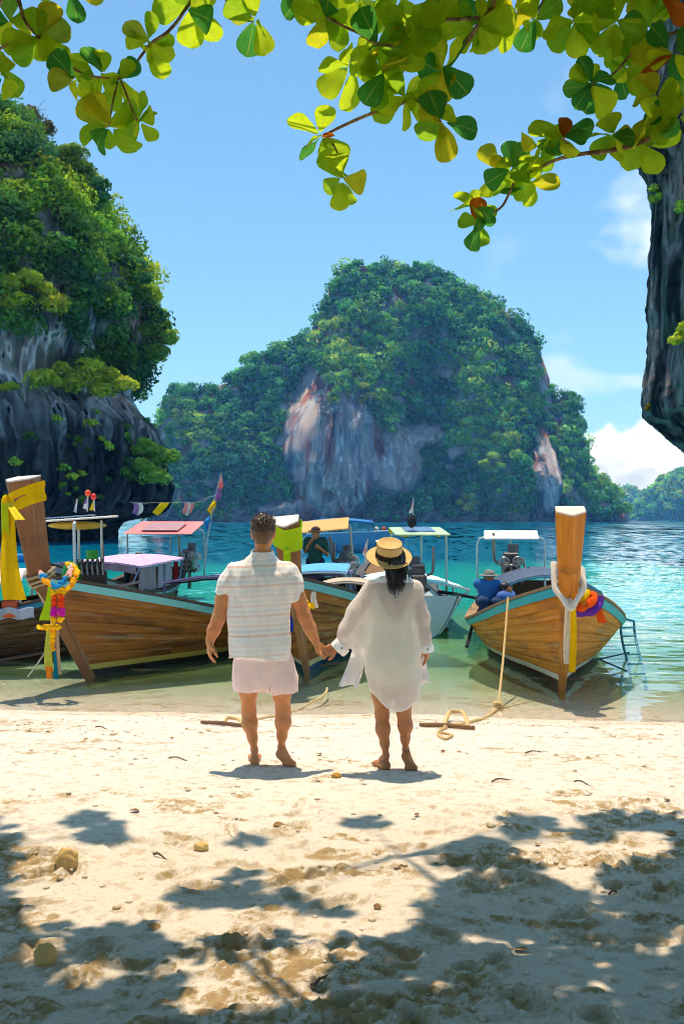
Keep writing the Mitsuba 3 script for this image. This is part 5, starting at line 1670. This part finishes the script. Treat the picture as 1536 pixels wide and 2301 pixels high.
# middle boat: lime scarf and a small garland
k = thing('scarf', 'lime green scarf tied round the prow behind the man\'s shoulder', 'scarf')
band(boat_d, .58, .97, -.08, 'wrap', k, LIME, pad=.03)
tp = boat_d.neck(.6, .03)[6]
obj('knot', ball(tp + [0, -.03, 0], .045, 2, (1, 1, 1), .2), 'cloth', k, color=LIME)
obj('tail', hang(tp + [0, -.05, 0], tp + [-.02, -.05, -.42], .08, .12, .02, 3), 'cloth', k, color=LIME)
k = thing('flower_garland', 'white cloth and yellow flowers hanging on the bow of the middle boat', 'garland')
GG = lambda px, py: at(px, py, 12.35)
string_flowers(k, 'flowers', [GG(688, 1352), GG(694, 1362), GG(702, 1360)], .035, [YO], 12)
obj('ribbon', hang(GG(706, 1330), GG(704, 1366), .05, .10, .01, 2), 'cloth', k, color=[.72, .68, .64])
obj('ribbon', hang(GG(651, 1385), GG(653, 1420), .05, .06, .01, 3), 'cloth', k, color=[.02, .06, .45])

# right boat: white loop, white and yellow tails, purple and orange scarf
k = thing('sash', 'white and yellow cloth strips hanging down the stem of the right boat', 'sash')
for s, c in ((-.02, (.80, .76, .70)),):
    r0, r1 = boat_f.neck(.10, .03), boat_f.neck(-.12, .05)
    drop = np.array([.12, .05, .05, .0, -.06, -.16, -.24, -.16, -.06, .05])
    P = np.stack([np.vstack([q + np.stack([0 * drop, 0 * drop, drop], 1), (q + np.stack([0 * drop, 0 * drop, drop], 1))[:1]]) for q in (boat_f.neck(.10, .035), boat_f.neck(.06, .05), boat_f.neck(.02, .04))], 0)
    obj('loop', tube(spline(P[1], 60), .028 + .006 * meshkit.noise(np.arange(60)[:, None] * [.7, .3, .1]), 8, cap=False), 'cloth', k, color=c, smooth=40)
FD = 11.62
G = lambda px, py, dy=0: at(px, py, FD + dy)
obj('knot', ball(G(1277, 1356, -.22), .06, 2, (1, 1, 1.1), .25), 'cloth', k, color=(.78, .74, .68))
obj('tail', hang(G(1277, 1358, -.24), G(1274, 1492, .10), .09, .075, .008, 1, ruff=.6), 'cloth', k, color=(.80, .76, .68))
obj('tail', hang(G(1287, 1366, -.25), G(1285, 1511, .10), .07, .075, .008, 3, ruff=.6), 'cloth', k, color=(.86, .62, .01))
obj('wrap', tube(spline([G(1283, 1350, -.08), G(1300, 1352, -.06), G(1312, 1342, 0), G(1318, 1332, .1)], 12), np.linspace(.035, .05, 12), 8), 'cloth', k, color=(.84, .58, .01))
k = thing('scarf', 'purple and orange scarf bunched at the right of the right boat\'s stem', 'scarf')
obj('purple_roll', tube(spline([G(1284, 1360, -.10), G(1290, 1374, -.12), G(1308, 1378, -.1), G(1330, 1370, -.03), G(1346, 1358, .05), G(1344, 1345, .1)], 26), .055 + .014 * np.sin(np.arange(26) * .55), 9), 'cloth', k, color=(.17, .05, .42))
obj('orange_roll', tube(spline([G(1292, 1362, -.14), G(1308, 1366, -.16), G(1326, 1355, -.08), G(1336, 1342, .0), G(1326, 1338, .1)], 22), .042 + .012 * np.sin(np.arange(22) * .7), 9), 'cloth', k, color=(.86, .13, .02))
obj('tail', hang(G(1342, 1360, -.0), G(1351, 1400, -.0), .09, .10, .01, 2), 'cloth', k, color=(.86, .13, .02))
obj('tail', hang(G(1288, 1368, -.15), G(1290, 1384, -.15), .05, .05, .01, 2), 'cloth', k, color=(.86, .13, .02))

# flags
FPK, FWH, FBL, FYL, FPU = (.80, .35, .36), (.80, .76, .76), (.20, .22, .55), (.82, .62, .02), (.42, .20, .50)
k = thing('flag_pole', 'thin leaning bamboo pole flying pink, purple, yellow and blue flags left of the man', 'flag pole')
D = 18.2
G = lambda px, py, dy=0: at(px, py, D + dy)
obj('pole', tube([G(459, 1276), G(466, 1210), G(476, 1150), G(497, 1062)], np.linspace(.022, .010, 4), 7), 'paint', k, color=[.25, .42, .40])
for pts, c in ((((496, 1062), (489, 1095), (497, 1102), (502, 1090)), FPK), (((490, 1090), (483, 1122), (492, 1128), (497, 1108)), FPU), (((483, 1116), (466, 1146), (474, 1162), (486, 1130)), FYL), (((472, 1155), (458, 1172), (463, 1198), (474, 1170)), (.05, .35, .68))):
    a, b, c_, d = [G(*q) for q in pts]
    s, t = np.linspace(0, 1, 8)[:, None, None], np.linspace(0, 1, 8)[None, :, None]
    P = (a + (b - a) * s) * (1 - t) + (d + (c_ - d) * s) * t + np.array([0, .05, 0]) * np.sin(s * 5 + t * 6)
    obj('flag', sheet(P, .004), 'cloth', k, color=c, smooth=40)
k = thing('flag_line', 'line of three little flags strung beyond the red sun roof', 'flag line')
D = 23.0
line = spline([G(292, 1128, 4.8), G(310, 1131, 4.8), G(365, 1129, 4.8), G(424, 1129, 4.8), G(466, 1118, 2), G(484, 1108, -4.6)], 30)
obj('string', tube(line, .006, 5), 'matte', k, color=[.4, .4, .4])
for (px, c) in ((308, (FPU, FWH)), (366, (FYL,)), (422, (FPK, FWH, FPK))):
    o_ = G(px, 1130, 4.8)
    for i, cc_ in enumerate(c):
        w = .26 / len(c)
        x0 = -.13 + i * w
        s, t = np.linspace(0, 1, 8)[:, None, None], np.linspace(0, 1, 6)[None, :, None]
        P = o_ + np.array([1, 0, 0]) * (x0 + w * t + .04 * np.sin(s * 3 + px) - .12 * s * (px == 366)) + np.array([0, 0, -1]) * (.36 * s * (1 - .25 * np.abs(x0 + w * t) / .13)) + np.array([0, .04, 0]) * np.sin(s * 4 + t * 5 + px)
        obj('flag', sheet(P, .004), 'cloth', k, color=cc_, smooth=40)
D = 15.3
for (f, t_, pts, cols, lab, knob) in (
    ((170, 1152), (173, 1121), ((172, 1124), (171, 1148), (165, 1150), (169, 1136)), (FWH,), 'small white pennant on the sun roof of the left-edge boat', None),
    ((196, 1150), (197, 1108), ((196, 1116), (196, 1146), (186, 1142), (190, 1126)), (FPU, FWH), 'small purple flag with an orange knob on the left-edge boat', (.85, .10, .02)),
    ((212, 1149), (210, 1116), ((211, 1122), (212, 1146), (200, 1147), (206, 1132)), (FYL,), 'small yellow flag with a red knob on the left-edge boat', (.70, .03, .03))):
    k = flag(G(*f), G(*t_), [G(*q) for q in pts], cols, lab)
    if knob:
        obj('knob', ball(G(*t_), .045, 2, (1, 1, 1.1), .1), 'paint', k, color=knob)
D = 18.4
k = flag(G(927, 1196), G(928, 1118), [G(928, 1122), G(928, 1152), G(918, 1154), G(924, 1136)], (FPK, FWH), 'pink and white flag on the solar-panelled sun roof above the straw hat')
obj('black_bag', ball(G(925, 1172), .10, 2, (.9, .9, 1.1), .25), 'matte', k, color=[.02, .02, .025])
D = 16.6
flag(G(815, 1300), G(826, 1210), [G(826, 1212), G(823, 1268), G(814, 1244), G(820, 1225)], (FWH, FPK, FWH), 'drooping red and white striped flag left of the straw hat')

# ropes
ROPE = [.60, .43, .20]


def rope(pts, r, name='rope', parent=None, colour=ROPE, n=90, **k):
    """Laid rope: three strands twisted round each other."""
    p = spline(pts, n)
    t = np.gradient(p, axis=0)
    t /= np.linalg.norm(t, axis=1, keepdims=True) + 1e-9
    a = np.cross(t, [.3, .2, 1.0])
    a /= np.linalg.norm(a, axis=1, keepdims=True) + 1e-9
    b = np.cross(t, a)
    s = np.r_[0, np.cumsum(np.linalg.norm(np.diff(p, axis=0), axis=1))] / r
    ms = [tube(p + r * .5 * (np.cos(s * .8 + f)[:, None] * a + np.sin(s * .8 + f)[:, None] * b), r * .62, 5) for f in (0, 2.094, 4.189)]
    return obj(name, join(ms), 'matte', parent, color=colour, smooth=60, **k)


def on_sand(px, py, up=0.012):
    q = ground_at(px, py)
    return np.array([q[0], q[1], float(sand_z(np.array([q[0]]), np.array([q[1]]))[0]) + up])


k = thing('mooring_rope', 'tan rope running from the right boat down to its stake on the sand', 'rope')
gun = boat_f.hp(.80, 1.0, -1, .06) + [0, 0, .04]
kn = on_sand(1118, 1597, .03)
rope([gun] + [gun + (kn - gun) * q - np.array([0, 0, .10 * math.sin(q * math.pi)]) for q in (.25, .5, .75)] + [kn], .014, 'line', k, n=120)
rope([kn, on_sand(1098, 1610), on_sand(1060, 1625), on_sand(1030, 1632)], .016, 'line', k)
rope([kn, on_sand(1150, 1588, -.0), on_sand(1190, 1578, -.0), on_sand(1232, 1572, -.02)], .010, 'line', k)
obj('knot', join([tube(spline([kn + np.array([.05 * math.cos(q * 1.9 + i), .05 * math.sin(q * 2.3), .03 + .035 * math.sin(q * 1.3 + i)]) for q in range(7)], 24), .012, 6) for i in range(3)]), 'matte', k, color=ROPE)
lp = [on_sand(1000, 1640), on_sand(1004, 1628, .06), on_sand(1020, 1620, .09), on_sand(1038, 1622, .10), on_sand(1047, 1630, .06), on_sand(1044, 1638, .02), on_sand(1020, 1638, .02)]
rope(lp, .02, 'loop', k)
rope([on_sand(1000, 1640), on_sand(985, 1655), on_sand(1000, 1664), on_sand(1015, 1655), on_sand(990, 1650)], .012, 'loop', k)
obj('driftwood_stake', tube([on_sand(943, 1634, .02), on_sand(1000, 1638, .03), on_sand(1066, 1642, .02)], [.018, .022, .018], 8), 'matte', color=[.20, .11, .055], label='brown stake lying on the sand right of the woman under the rope', cat='stake')
k = thing('mooring_rope', 'thin tan rope looped on the sand behind the man and running into the water', 'rope')
rope([on_sand(500, 1632, .02), on_sand(512, 1624, .05), on_sand(535, 1626, .04), on_sand(545, 1633, .02), on_sand(520, 1634, .02)], .016, 'loop', k)
rope([on_sand(545, 1628), on_sand(590, 1616), on_sand(640, 1608), on_sand(672, 1596, -.0), at(700, 1578, 11.2), at(735, 1546, 12.2)], .013, 'line', k)
obj('driftwood_stake', tube([on_sand(453, 1628, .02), on_sand(500, 1633, .03), on_sand(546, 1636, .02)], [.016, .02, .016], 8), 'matte', color=[.17, .10, .06], label='brown stake lying on the sand left of the man\'s legs', cat='stake')
k = thing('mooring_rope', 'thin pale line slanting from the garland of the left prow into the water', 'rope')
rope([boat_a.neck(-.02, .03)[7], at(118, 1420, 12.5), at(98, 1470, 12.6), at(62, 1521, 12.6)], .009, 'line', k, colour=[.55, .50, .36])
# ---------------------------------------------------------------- the sea almond tree overhead
def leaf_colour(p, n, uv):
    i = dr.floor(uv.x / 10.0)
    x, y = uv.x - i * 10.0 - 5.0, uv.y                       # across -1..1, along 0..1
    a, b = mikit.cell_rand(i, 1), mikit.cell_rand(i, 2)
    c = mikit.mix([.50, .66, .018], [.28, .52, .02], mikit.smoothstep(.25, .65, a))
    c = mikit.mix(c, [.05, .26, .04], mikit.smoothstep(.76, .84, a))
    c = mikit.mix(c, [.62, .56, .02], mikit.smoothstep(.80, .98, b))
    m = mikit.fbm(x * 2.2 + i * 3, y * 4, b * 9, 3)
    c = c * (.78 + .44 * m)
    v = dr.abs(mikit.noise(0, 0, 0) * 0 + (y - .42 * dr.abs(x)) * 8.5)
    v = v - dr.floor(v)
    vein = dr.maximum(mikit.smoothstep(.10, .0, dr.minimum(v, 1 - v)) * .55, mikit.smoothstep(.07, .02, dr.abs(x)))
    c = mikit.mix(c, [.55, .60, .12], vein * .45)
    edge = mikit.smoothstep(.72, 1.0, dr.abs(x)) * mikit.smoothstep(.5, .8, m) + mikit.smoothstep(.9, 1, y) * .25
    c = mikit.mix(c, [.40, .20, .02], dr.clip(edge, 0, 1) * .28)
    return mikit.mix(c, [.42, .10, .012], dr.select(b > 2, 1., mikit.smoothstep(.990, .992, mikit.cell_rand(i, 7))))


scene['leaf'] = {'type': 'principledthin', 'base_color': proc(leaf_colour), 'roughness': 0.38, 'diff_trans': 1.45, 'spec_trans': 0.0}


def bark_colour(p, n, uv):
    k = mikit.fbm(p.x * 30, p.y * 30, p.z * 22, 4)
    return mikit.mix([.16, .095, .05], [.42, .29, .17], mikit.smoothstep(.35, .65, k))


scene['bark'] = two({'type': 'principled', 'base_color': proc(bark_colour), 'roughness': 0.75, 'specular': 0.25})
LEAF_S = np.array([0, .10, .22, .36, .50, .63, .75, .86, .94, 1.0])
LEAF_W = np.array([.025, .10, .175, .25, .315, .36, .37, .325, .225, .035])
lr_ = np.random.default_rng(202)
LEAF_ID = [0]


def leaf_mesh(base, along, face, L, droop, cup, r, coarse=False):
    """One obovate leaf from its stalk: folded at the midrib, bent along its length, wavy at the margin."""
    s, w = (LEAF_S, LEAF_W) if not coarse else (LEAF_S[[0, 3, 6, 9]], LEAF_W[[0, 3, 6, 9]] * [1, 1.1, 1.05, 3])
    a = unit(along)
    n = unit(np.asarray(face) - a * np.dot(face, a))
    x = np.cross(a, n)
    cs = np.linspace(-1, 1, 7 if not coarse else 3)
    ang = droop * s
    st = L * .02
    ds = np.diff(np.r_[0, s]) * L
    px_, pz_ = st + np.cumsum(ds * np.cos(ang)), np.cumsum(-ds * np.sin(ang))
    ph, wv = r.uniform(0, 6), r.uniform(.015, .05)
    asym = 1 + r.uniform(-.1, .1) * np.sign(cs)
    S, C = np.meshgrid(np.arange(len(s)), cs, indexing='ij')
    lift = np.abs(C) * cup * w[S] * L + wv * L * np.sin(s[S] * 9 + ph + C * 2) * np.abs(C) ** 2
    P = base + a * px_[S][..., None] + x * (C * w[S] * asym[None, :] * L)[..., None] + n * (pz_[S] + lift)[..., None]
    i = LEAF_ID[0]
    LEAF_ID[0] += 1
    uv = np.stack([C + 5.0 + 10.0 * i, s[S]], -1).reshape(-1, 2)
    return P.reshape(-1, 3), tri(grid_faces(*S.shape)), uv


def rosette(c, axis, n, L, r, phase=0.0, tilt=.45, coarse=False, spread=1.0):
    """Leaves in a whorl round a twig tip."""
    ax = unit(axis)
    e1 = unit(np.cross(ax, [0.1, .2, 1.0]))
    e2 = np.cross(ax, e1)
    out = []
    for i in range(n):
        g = phase + 2 * math.pi * (i + r.uniform(-.42, .42)) / n
        d = unit(math.cos(g) * e1 + math.sin(g) * e2 + ax * r.uniform(-.55, tilt) + [0, 0, -.22])
        f = unit(ax + r.normal(size=3) * (.42 if not coarse else .3))
        out.append(leaf_mesh(c + d * .004 + (0 if coarse else 1) * (ax * r.uniform(-.022, .022) + r.normal(size=3) * .006), unit(d + r.normal(size=3) * (.0 if coarse else .16)), -f, L * (r.uniform(.72, 1.12) if coarse or r.random() < .8 else r.uniform(.42, .7)), r.uniform(-.35, .75), r.uniform(.02, .20), r, coarse))
    return out


tree = thing('almond_tree', 'sea almond tree whose leafy branches hang over the top of the picture', 'tree')
BR = {  # visible branches: pixel, pixel, distance
    'a': ([(1120, -60, 4.35), (1112, 0, 4.35), (1075, 55, 4.35), (1020, 128, 4.4), (975, 190, 4.42), (929, 218, 4.45), (880, 240, 4.5), (844, 250, 4.5), (790, 272, 4.5), (728, 305, 4.5)], .0145, .006),
    'b': ([(1080, 40, 4.35), (1030, 42, 4.3), (975, 48, 4.28), (940, 78, 4.3), (890, 100, 4.3), (850, 97, 4.3), (800, 70, 4.25), (735, 38, 4.25)], .009, .006),
    'c': ([(1640, 120, 4.1), (1536, 228, 4.15), (1490, 290, 4.2), (1420, 325, 4.25), (1350, 340, 4.3), (1270, 352, 4.3), (1205, 378, 4.35), (1160, 400, 4.4)], .0155, .006),
    'd': ([(1160, 392, 4.4), (1140, 440, 4.4), (1128, 462, 4.4), (1100, 482, 4.4), (1072, 498, 4.4)], .006, .004),
    'e': ([(1620, 20, 4.3), (1536, 65, 4.3), (1440, 100, 4.35), (1405, 135, 4.35), (1370, 170, 4.35), (1330, 186, 4.35)], .0085, .005),
    'f': ([(728, 305, 4.5), (752, 330, 4.5), (762, 365, 4.48), (766, 398, 4.46)], .005, .004),
    'g': ([(20, -70, 4.35), (42, 0, 4.35), (60, 50, 4.35), (88, 84, 4.35), (125, 120, 4.35), (160, 152, 4.35), (200, 170, 4.4), (262, 176, 4.4)], .010, .005),
    'h': ([(265, 175, 4.4), (254, 225, 4.38), (243, 284, 4.36)], .005, .004),
    'i': ([(270, 176, 4.4), (288, 222, 4.4), (308, 270, 4.38)], .005, .004),
    'j': ([(470, -90, 4.5), (430, 0, 4.5), (404, 38, 4.5), (375, 72, 4.45), (340, 95, 4.45), (290, 160, 4.42), (265, 176, 4.4)], .010, .005),
    'k': ([(480, -60, 4.6), (508, 0, 4.6), (530, 38, 4.6), (570, 47, 4.6)], .006, .004),
    'l': ([(-60, 140, 4.3), (0, 108, 4.3), (50, 85, 4.33), (88, 84, 4.35)], .007, .005),
    'm': ([(1240, -40, 4.4), (1215, 10, 4.4), (1195, 42, 4.4)], .007, .005),
    'n': ([(1350, 340, 4.3), (1310, 345, 4.28), (1262, 306, 4.25)], .006, .004),
    'o': ([(1020, 128, 4.4), (1005, 148, 4.36), (1000, 160, 4.3)], .006, .004),
    'p': ([(929, 218, 4.45), (960, 245, 4.4), (992, 272, 4.38)], .006, .004),
    'q': ([(1490, 290, 4.2), (1480, 240, 4.15), (1475, 212, 4.1)], .006, .004),
}
for name, (pts, r0, r1) in BR.items():
    p = spline([at(*q) for q in pts], 30)
    p = p + .004 * np.stack([meshkit.fbm(p * 14 + s, 3) - .5 for s in (1, 2, 3)], -1) * 2
    rr = np.linspace(r0, r1, 30) * (1 + .22 * (meshkit.noise(p * 38) - .5))
    obj('branch', tube(p, rr, 8), 'bark', tree, smooth=50)

ROS = [(88, 85, 7, 90, 4.35), (20, 45, 5, 85, 4.4), (5, 165, 6, 85, 4.3), (150, 120, 3, 75, 4.4), (175, 175, 5, 80, 4.35), (228, 165, 5, 75, 4.45), (265, 175, 5, 70, 4.4), (335, 95, 7, 80, 4.45), (243, 285, 7, 80, 4.36), (308, 270, 7, 72, 4.38),
       (425, 15, 5, 105, 4.5), (570, 47, 5, 80, 4.6), (160, -25, 4, 85, 4.5), (735, 35, 7, 90, 4.25), (845, 97, 6, 85, 4.3), (930, 62, 6, 90, 4.25), (975, 48, 6, 85, 4.28), (1000, 155, 7, 90, 4.3), (905, 215, 7, 85, 4.45), (860, 160, 7, 90, 4.35),
       (790, 150, 5, 90, 4.4), (722, 306, 6, 78, 4.5), (768, 400, 6, 78, 4.46), (992, 272, 8, 88, 4.38), (1070, 55, 6, 90, 4.35), (1195, 42, 8, 95, 4.4), (1110, 70, 5, 88, 4.45), (1330, 186, 8, 85, 4.35), (1405, 150, 7, 85, 4.4), (1290, 50, 7, 92, 4.35),
       (1385, 45, 7, 90, 4.3), (1455, 60, 6, 90, 4.4), (1510, 115, 7, 90, 4.3), (1475, 212, 8, 90, 4.1), (1262, 306, 7, 82, 4.25), (1375, 305, 7, 85, 4.25), (1440, 320, 6, 85, 4.3), (1525, 260, 6, 88, 4.15), (1150, 375, 7, 78, 4.4), (1112, 385, 4, 62, 4.42),
       (1185, 410, 5, 74, 4.4), (1072, 468, 6, 66, 4.4), (1075, 500, 6, 70, 4.4), (690, -15, 6, 90, 4.3), (810, -5, 6, 92, 4.35), (900, -10, 6, 92, 4.3), (1030, -10, 5, 90, 4.4), (1150, -15, 5, 92, 4.3), (1350, -20, 6, 92, 4.4), (1480, -15, 6, 92, 4.35), (1215, 330, 5, 75, 4.3)]
nl, REST = 0, []
for (px, py, n, L, Y) in ROS:
    c = at(px, py, Y)
    axis = np.array([lr_.normal() * .36, -.75 + lr_.normal() * .25, -.50 + lr_.normal() * .32])
    for v, f, uv in rosette(c, axis, n + (1 if L > 70 else 0), L * Y / FPX * .92, lr_, lr_.uniform(0, 6)):
        if nl < 298:
            obj('leaf', (v, f), 'leaf', tree, uv=uv, smooth=True)
            nl += 1
        else:
            REST.append((v, f, uv))

# the rest of the crown: limbs, trunk and the leaves above and behind the frame, which shade the sand
SUN = unit([-0.05, 0.20, 0.975])
LIT = [(850, 1965, 150, 60), (880, 1930, 110, 45), (215, 1995, 190, 80), (340, 1945, 90, 35), (560, 2110, 130, 60), (610, 2190, 140, 60), (520, 2225, 130, 45), (870, 2115, 62, 28), (620, 2275, 140, 35), (1310, 1980, 45, 16), (1240, 1917, 80, 24),
       (1400, 2160, 50, 18), (1345, 2205, 45, 18), (900, 2190, 60, 28), (110, 2172, 62, 28), (450, 2080, 80, 24), (715, 2140, 60, 30), (1450, 1900, 60, 26), (690, 1935, 60, 22), (470, 1985, 40, 20), (1375, 2292, 55, 14), (260, 1930, 80, 22)]
lq_ = np.random.default_rng(3)
LIT += [(lq_.uniform(0, 1536), 1840 + 450 * lq_.random(), lq_.uniform(8, 34), lq_.uniform(5, 16)) for _ in range(110)]
EDGE = ([-400, 0, 200, 400, 700, 900, 1100, 1300, 1536, 1900], [1830, 1850, 1838, 1888, 1878, 1846, 1850, 1806, 1796, 1800])
vs, fs, us, k = [], [], [], 0
for v, f, uv in REST:
    vs.append(v); fs.append(f + k); us.append(uv)
    k += len(v)
tips = []
cr = np.random.default_rng(404)
ROC = np.array([at(px, py, Y) for px, py, n, L, Y in ROS])
for _ in range(11500):
    y = cr.uniform(.2, 6.9)
    x = cr.uniform(-4.6, 4.6)
    z = 2.1 + .545 * max(y, 1.2) + .22 + cr.random() ** 1.6 * 1.5
    t = (z - .42) / SUN[2]
    gx, gy = x - SUN[0] * t, y - SUN[1] * t
    gz = float(base_z(np.array([gx]), np.array([gy]))[0])
    if gy > 1.5:
        px, py = 768 + gx / gy * FPX, 1165 + (EYE - gz) / gy * FPX
        e = np.interp(px, *EDGE) + 26 * math.sin(px * .021) + 16 * math.sin(px * .05 + 1)
        if py < e + 26 or (py < e + 70 and cr.random() < .55):
            continue
        if 0 < px < 1536 and any(((px - a) / (b + min(b * .9, 40))) ** 2 + ((py - c) / (d + min(d * .9, 22))) ** 2 < 1 for a, c, b, d in LIT):
            continue
    if cr.random() < .20:
        continue
    c = np.array([x, y, z])
    low = c - SUN * max((z - 3.9) / SUN[2], 0)
    if np.min(np.hypot(low[0] - ROC[:, 0], low[1] - ROC[:, 1])) < .26 and cr.random() < .6:
        continue
    tips.append(c)
    for v, f, uv in rosette(c, [cr.normal() * .3, cr.normal() * .3, -1], 7, .155, cr, cr.uniform(0, 6), coarse=True):
        vs.append(v); fs.append(f + k); us.append(uv)
        k += len(v)
obj('canopy_leaves', (np.vstack(vs), np.vstack(fs)), 'leaf', tree, uv=np.vstack(us), smooth=True, kind='stuff')
tips = np.array(tips)
base = np.array([3.4, -2.6, .75])
top = np.array([3.0, -1.9, 3.3])
obj('trunk', tube(spline([base - [0, 0, .4], base + [0, 0, .3], [3.3, -2.4, 2.0], top], 20), np.linspace(.34, .2, 20) * (1 + .5 * np.exp(-np.arange(20) / 3)), 16), 'bark', tree, smooth=50)
limbs = []
ends = [at(1640, 120, 4.1), at(1120, -60, 4.35), at(1620, 20, 4.3), at(470, -90, 4.5), at(20, -70, 4.35), at(-60, 140, 4.3), at(480, -60, 4.6), at(1240, -40, 4.4), np.array([0, 6.0, 6.0]), np.array([2.5, 6.2, 6.2]), np.array([-2.6, 5.8, 5.9])]
for e in ends:
    m1 = top * .55 + e * .45 + [0, 0, .9]
    limbs.append(tube(spline([top, top * .8 + m1 * .2 + [0, 0, .3], m1, m1 * .4 + e * .6 + [0, 0, .25], e], 24), np.linspace(.085, .014, 24), 8))
hub = np.vstack([spline([top, top * .55 + e * .45 + [0, 0, .9], e], 12)[4:] for e in ends])
for t in tips[::2]:
    q = hub[np.argmin(np.linalg.norm(hub - t, axis=1))]
    limbs.append(tube(spline([q, (q + t) / 2 + [0, 0, .08], t], 5), np.linspace(.009, .004, 5), 4, cap=False))
obj('limb', join(limbs), 'bark', tree, smooth=50)
# ---------------------------------------------------------------- litter on the sand
def ground_pt(x, y, up=0.0):
    return np.array([x, y, float(sand_z(np.array([x]), np.array([y]))[0]) + up])


cl = np.array(CLODS)
cz = sand_z(cl[:, 0], cl[:, 1])
cp = patch(cl[:, 0], cl[:, 1])
lr2 = np.random.default_rng(9)
keep = (lr2.random(len(cl)) < .25 + .75 * cp)
ms, tone = [], []
ico = trimesh.creation.icosphere(1, 1.0)
for (x, y, s), z, kp in zip(cl, cz, keep):
    if kp:
        v = np.asarray(ico.vertices) * (1 + .45 * (meshkit.noise(np.asarray(ico.vertices) * 1.7 + x * 31) - .5))[:, None]
        ms.append((v * s * [1.1, 1.1, .62] + [x, y, z + s * .12], np.asarray(ico.faces)))
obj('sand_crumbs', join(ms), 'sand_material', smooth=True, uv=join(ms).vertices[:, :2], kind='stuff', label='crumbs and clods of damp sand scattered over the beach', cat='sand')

for i, (px, py, s, c, lab) in enumerate(((150, 1952, .062, (.55, .36, .13), 'yellow-brown stone standing on the shaded sand at the left'), (102, 2166, .048, (.60, .36, .12), 'small ochre stone low at the left of the beach'),
                                       (452, 1908, .034, (.60, .40, .15), 'little tan pebble on the sand between sun and shade'), (755, 1748, .030, (.50, .30, .06), 'small ochre lump of sand between the couple\'s shadows'))):
    p = ground_at(px, py)
    p = ground_pt(p[0], p[1])
    obj('stone', ball(p + [0, 0, s * .45], s, 3, (.85, .8, 1.0) if i < 2 else (1.1, .9, .7), .28, i + 3), 'matte', color=c, label=lab, cat='stone')
TW = [((215, 1636), (245, 1640), 'dark twig on the sunlit sand at the far left'), ((345, 1925), (378, 1935), 'short dark twig in the shade left of centre'), ((1180, 1695), (1230, 1690), 'thin twig on the bright sand right of the woman'),
      ((1368, 2010), (1392, 1998), 'bent dark twig in the shade at the right'), ((1105, 1760), (1150, 1752), 'pale broken twig right of the woman\'s shadow'), ((380, 1705), (430, 1712), 'brown twig left of the man\'s feet'), ((700, 2240), (752, 2190), 'long thin straw lying across the sunny patch at the bottom'),
      ((1290, 1760), (1330, 1768), 'small grey twig near the right edge of the bright sand')]
for (a, b, lab) in TW:
    A_, B_ = ground_at(*a), ground_at(*b)
    pts = [ground_pt(*(A_ * (1 - t) + B_ * t)[:2], .008 + .01 * math.sin(t * 5)) for t in np.linspace(0, 1, 7)]
    obj('twig', tube(pts, np.linspace(.006, .003, 7), 6), 'matte', color=[.10, .06, .035], label=lab, cat='twig')
DL = [(385, 1660, 'curled brown leaves gathered on the bright sand left of the man'), (1000, 1690, 'dry leaf on the sand by the rope stake'), (290, 1830, 'dead leaf at the shade edge on the left'), (1205, 1905, 'dry leaf in the sunny gap right of centre'), (940, 1835, 'dry leaf where the shade begins'),
      (640, 1860, 'brown leaf in the broken shade at the centre'), (1490, 1870, 'brown leaf near the right edge in the shade'), (845, 2040, 'dead leaf just below the big sunny patch'), (330, 2090, 'dry leaf in the shade low at the left'), (1190, 2140, 'curled leaf in the deep shade low at the right'),
      (720, 1700, 'small dry leaf on bright sand between the couple'), (1330, 1640, 'small dry leaf on the wet sand edge at the right')]
for i, (px, py, lab) in enumerate(DL):
    p = ground_at(px, py)
    g = lr2.uniform(0, 6.3)
    v, f, uv = leaf_mesh(ground_pt(p[0], p[1], .012), [math.cos(g), math.sin(g), .05], [lr2.normal() * .1, lr2.normal() * .1, 1], lr2.uniform(.04, .07), lr2.uniform(.1, .5), lr2.uniform(.1, .4), lr2)
    obj('dry_leaf', sheet(v.reshape(10, 7, 3), .002), 'matte', color=np.array([.30, .17, .07]) * lr2.uniform(.5, 1.2), label=lab, cat='leaf')
# ---------------------------------------------------------------- air
scene['haze'] = {'type': 'cube', 'to_world': T().translate([0, 1100, 110]).scale([1700, 1300, 140]), 'bsdf': {'type': 'null'}, 'interior': {'type': 'ref', 'id': 'air'}}
labels['haze'] = {'kind': 'stuff', 'label': 'thin sea haze over the bay', 'category': 'haze'}
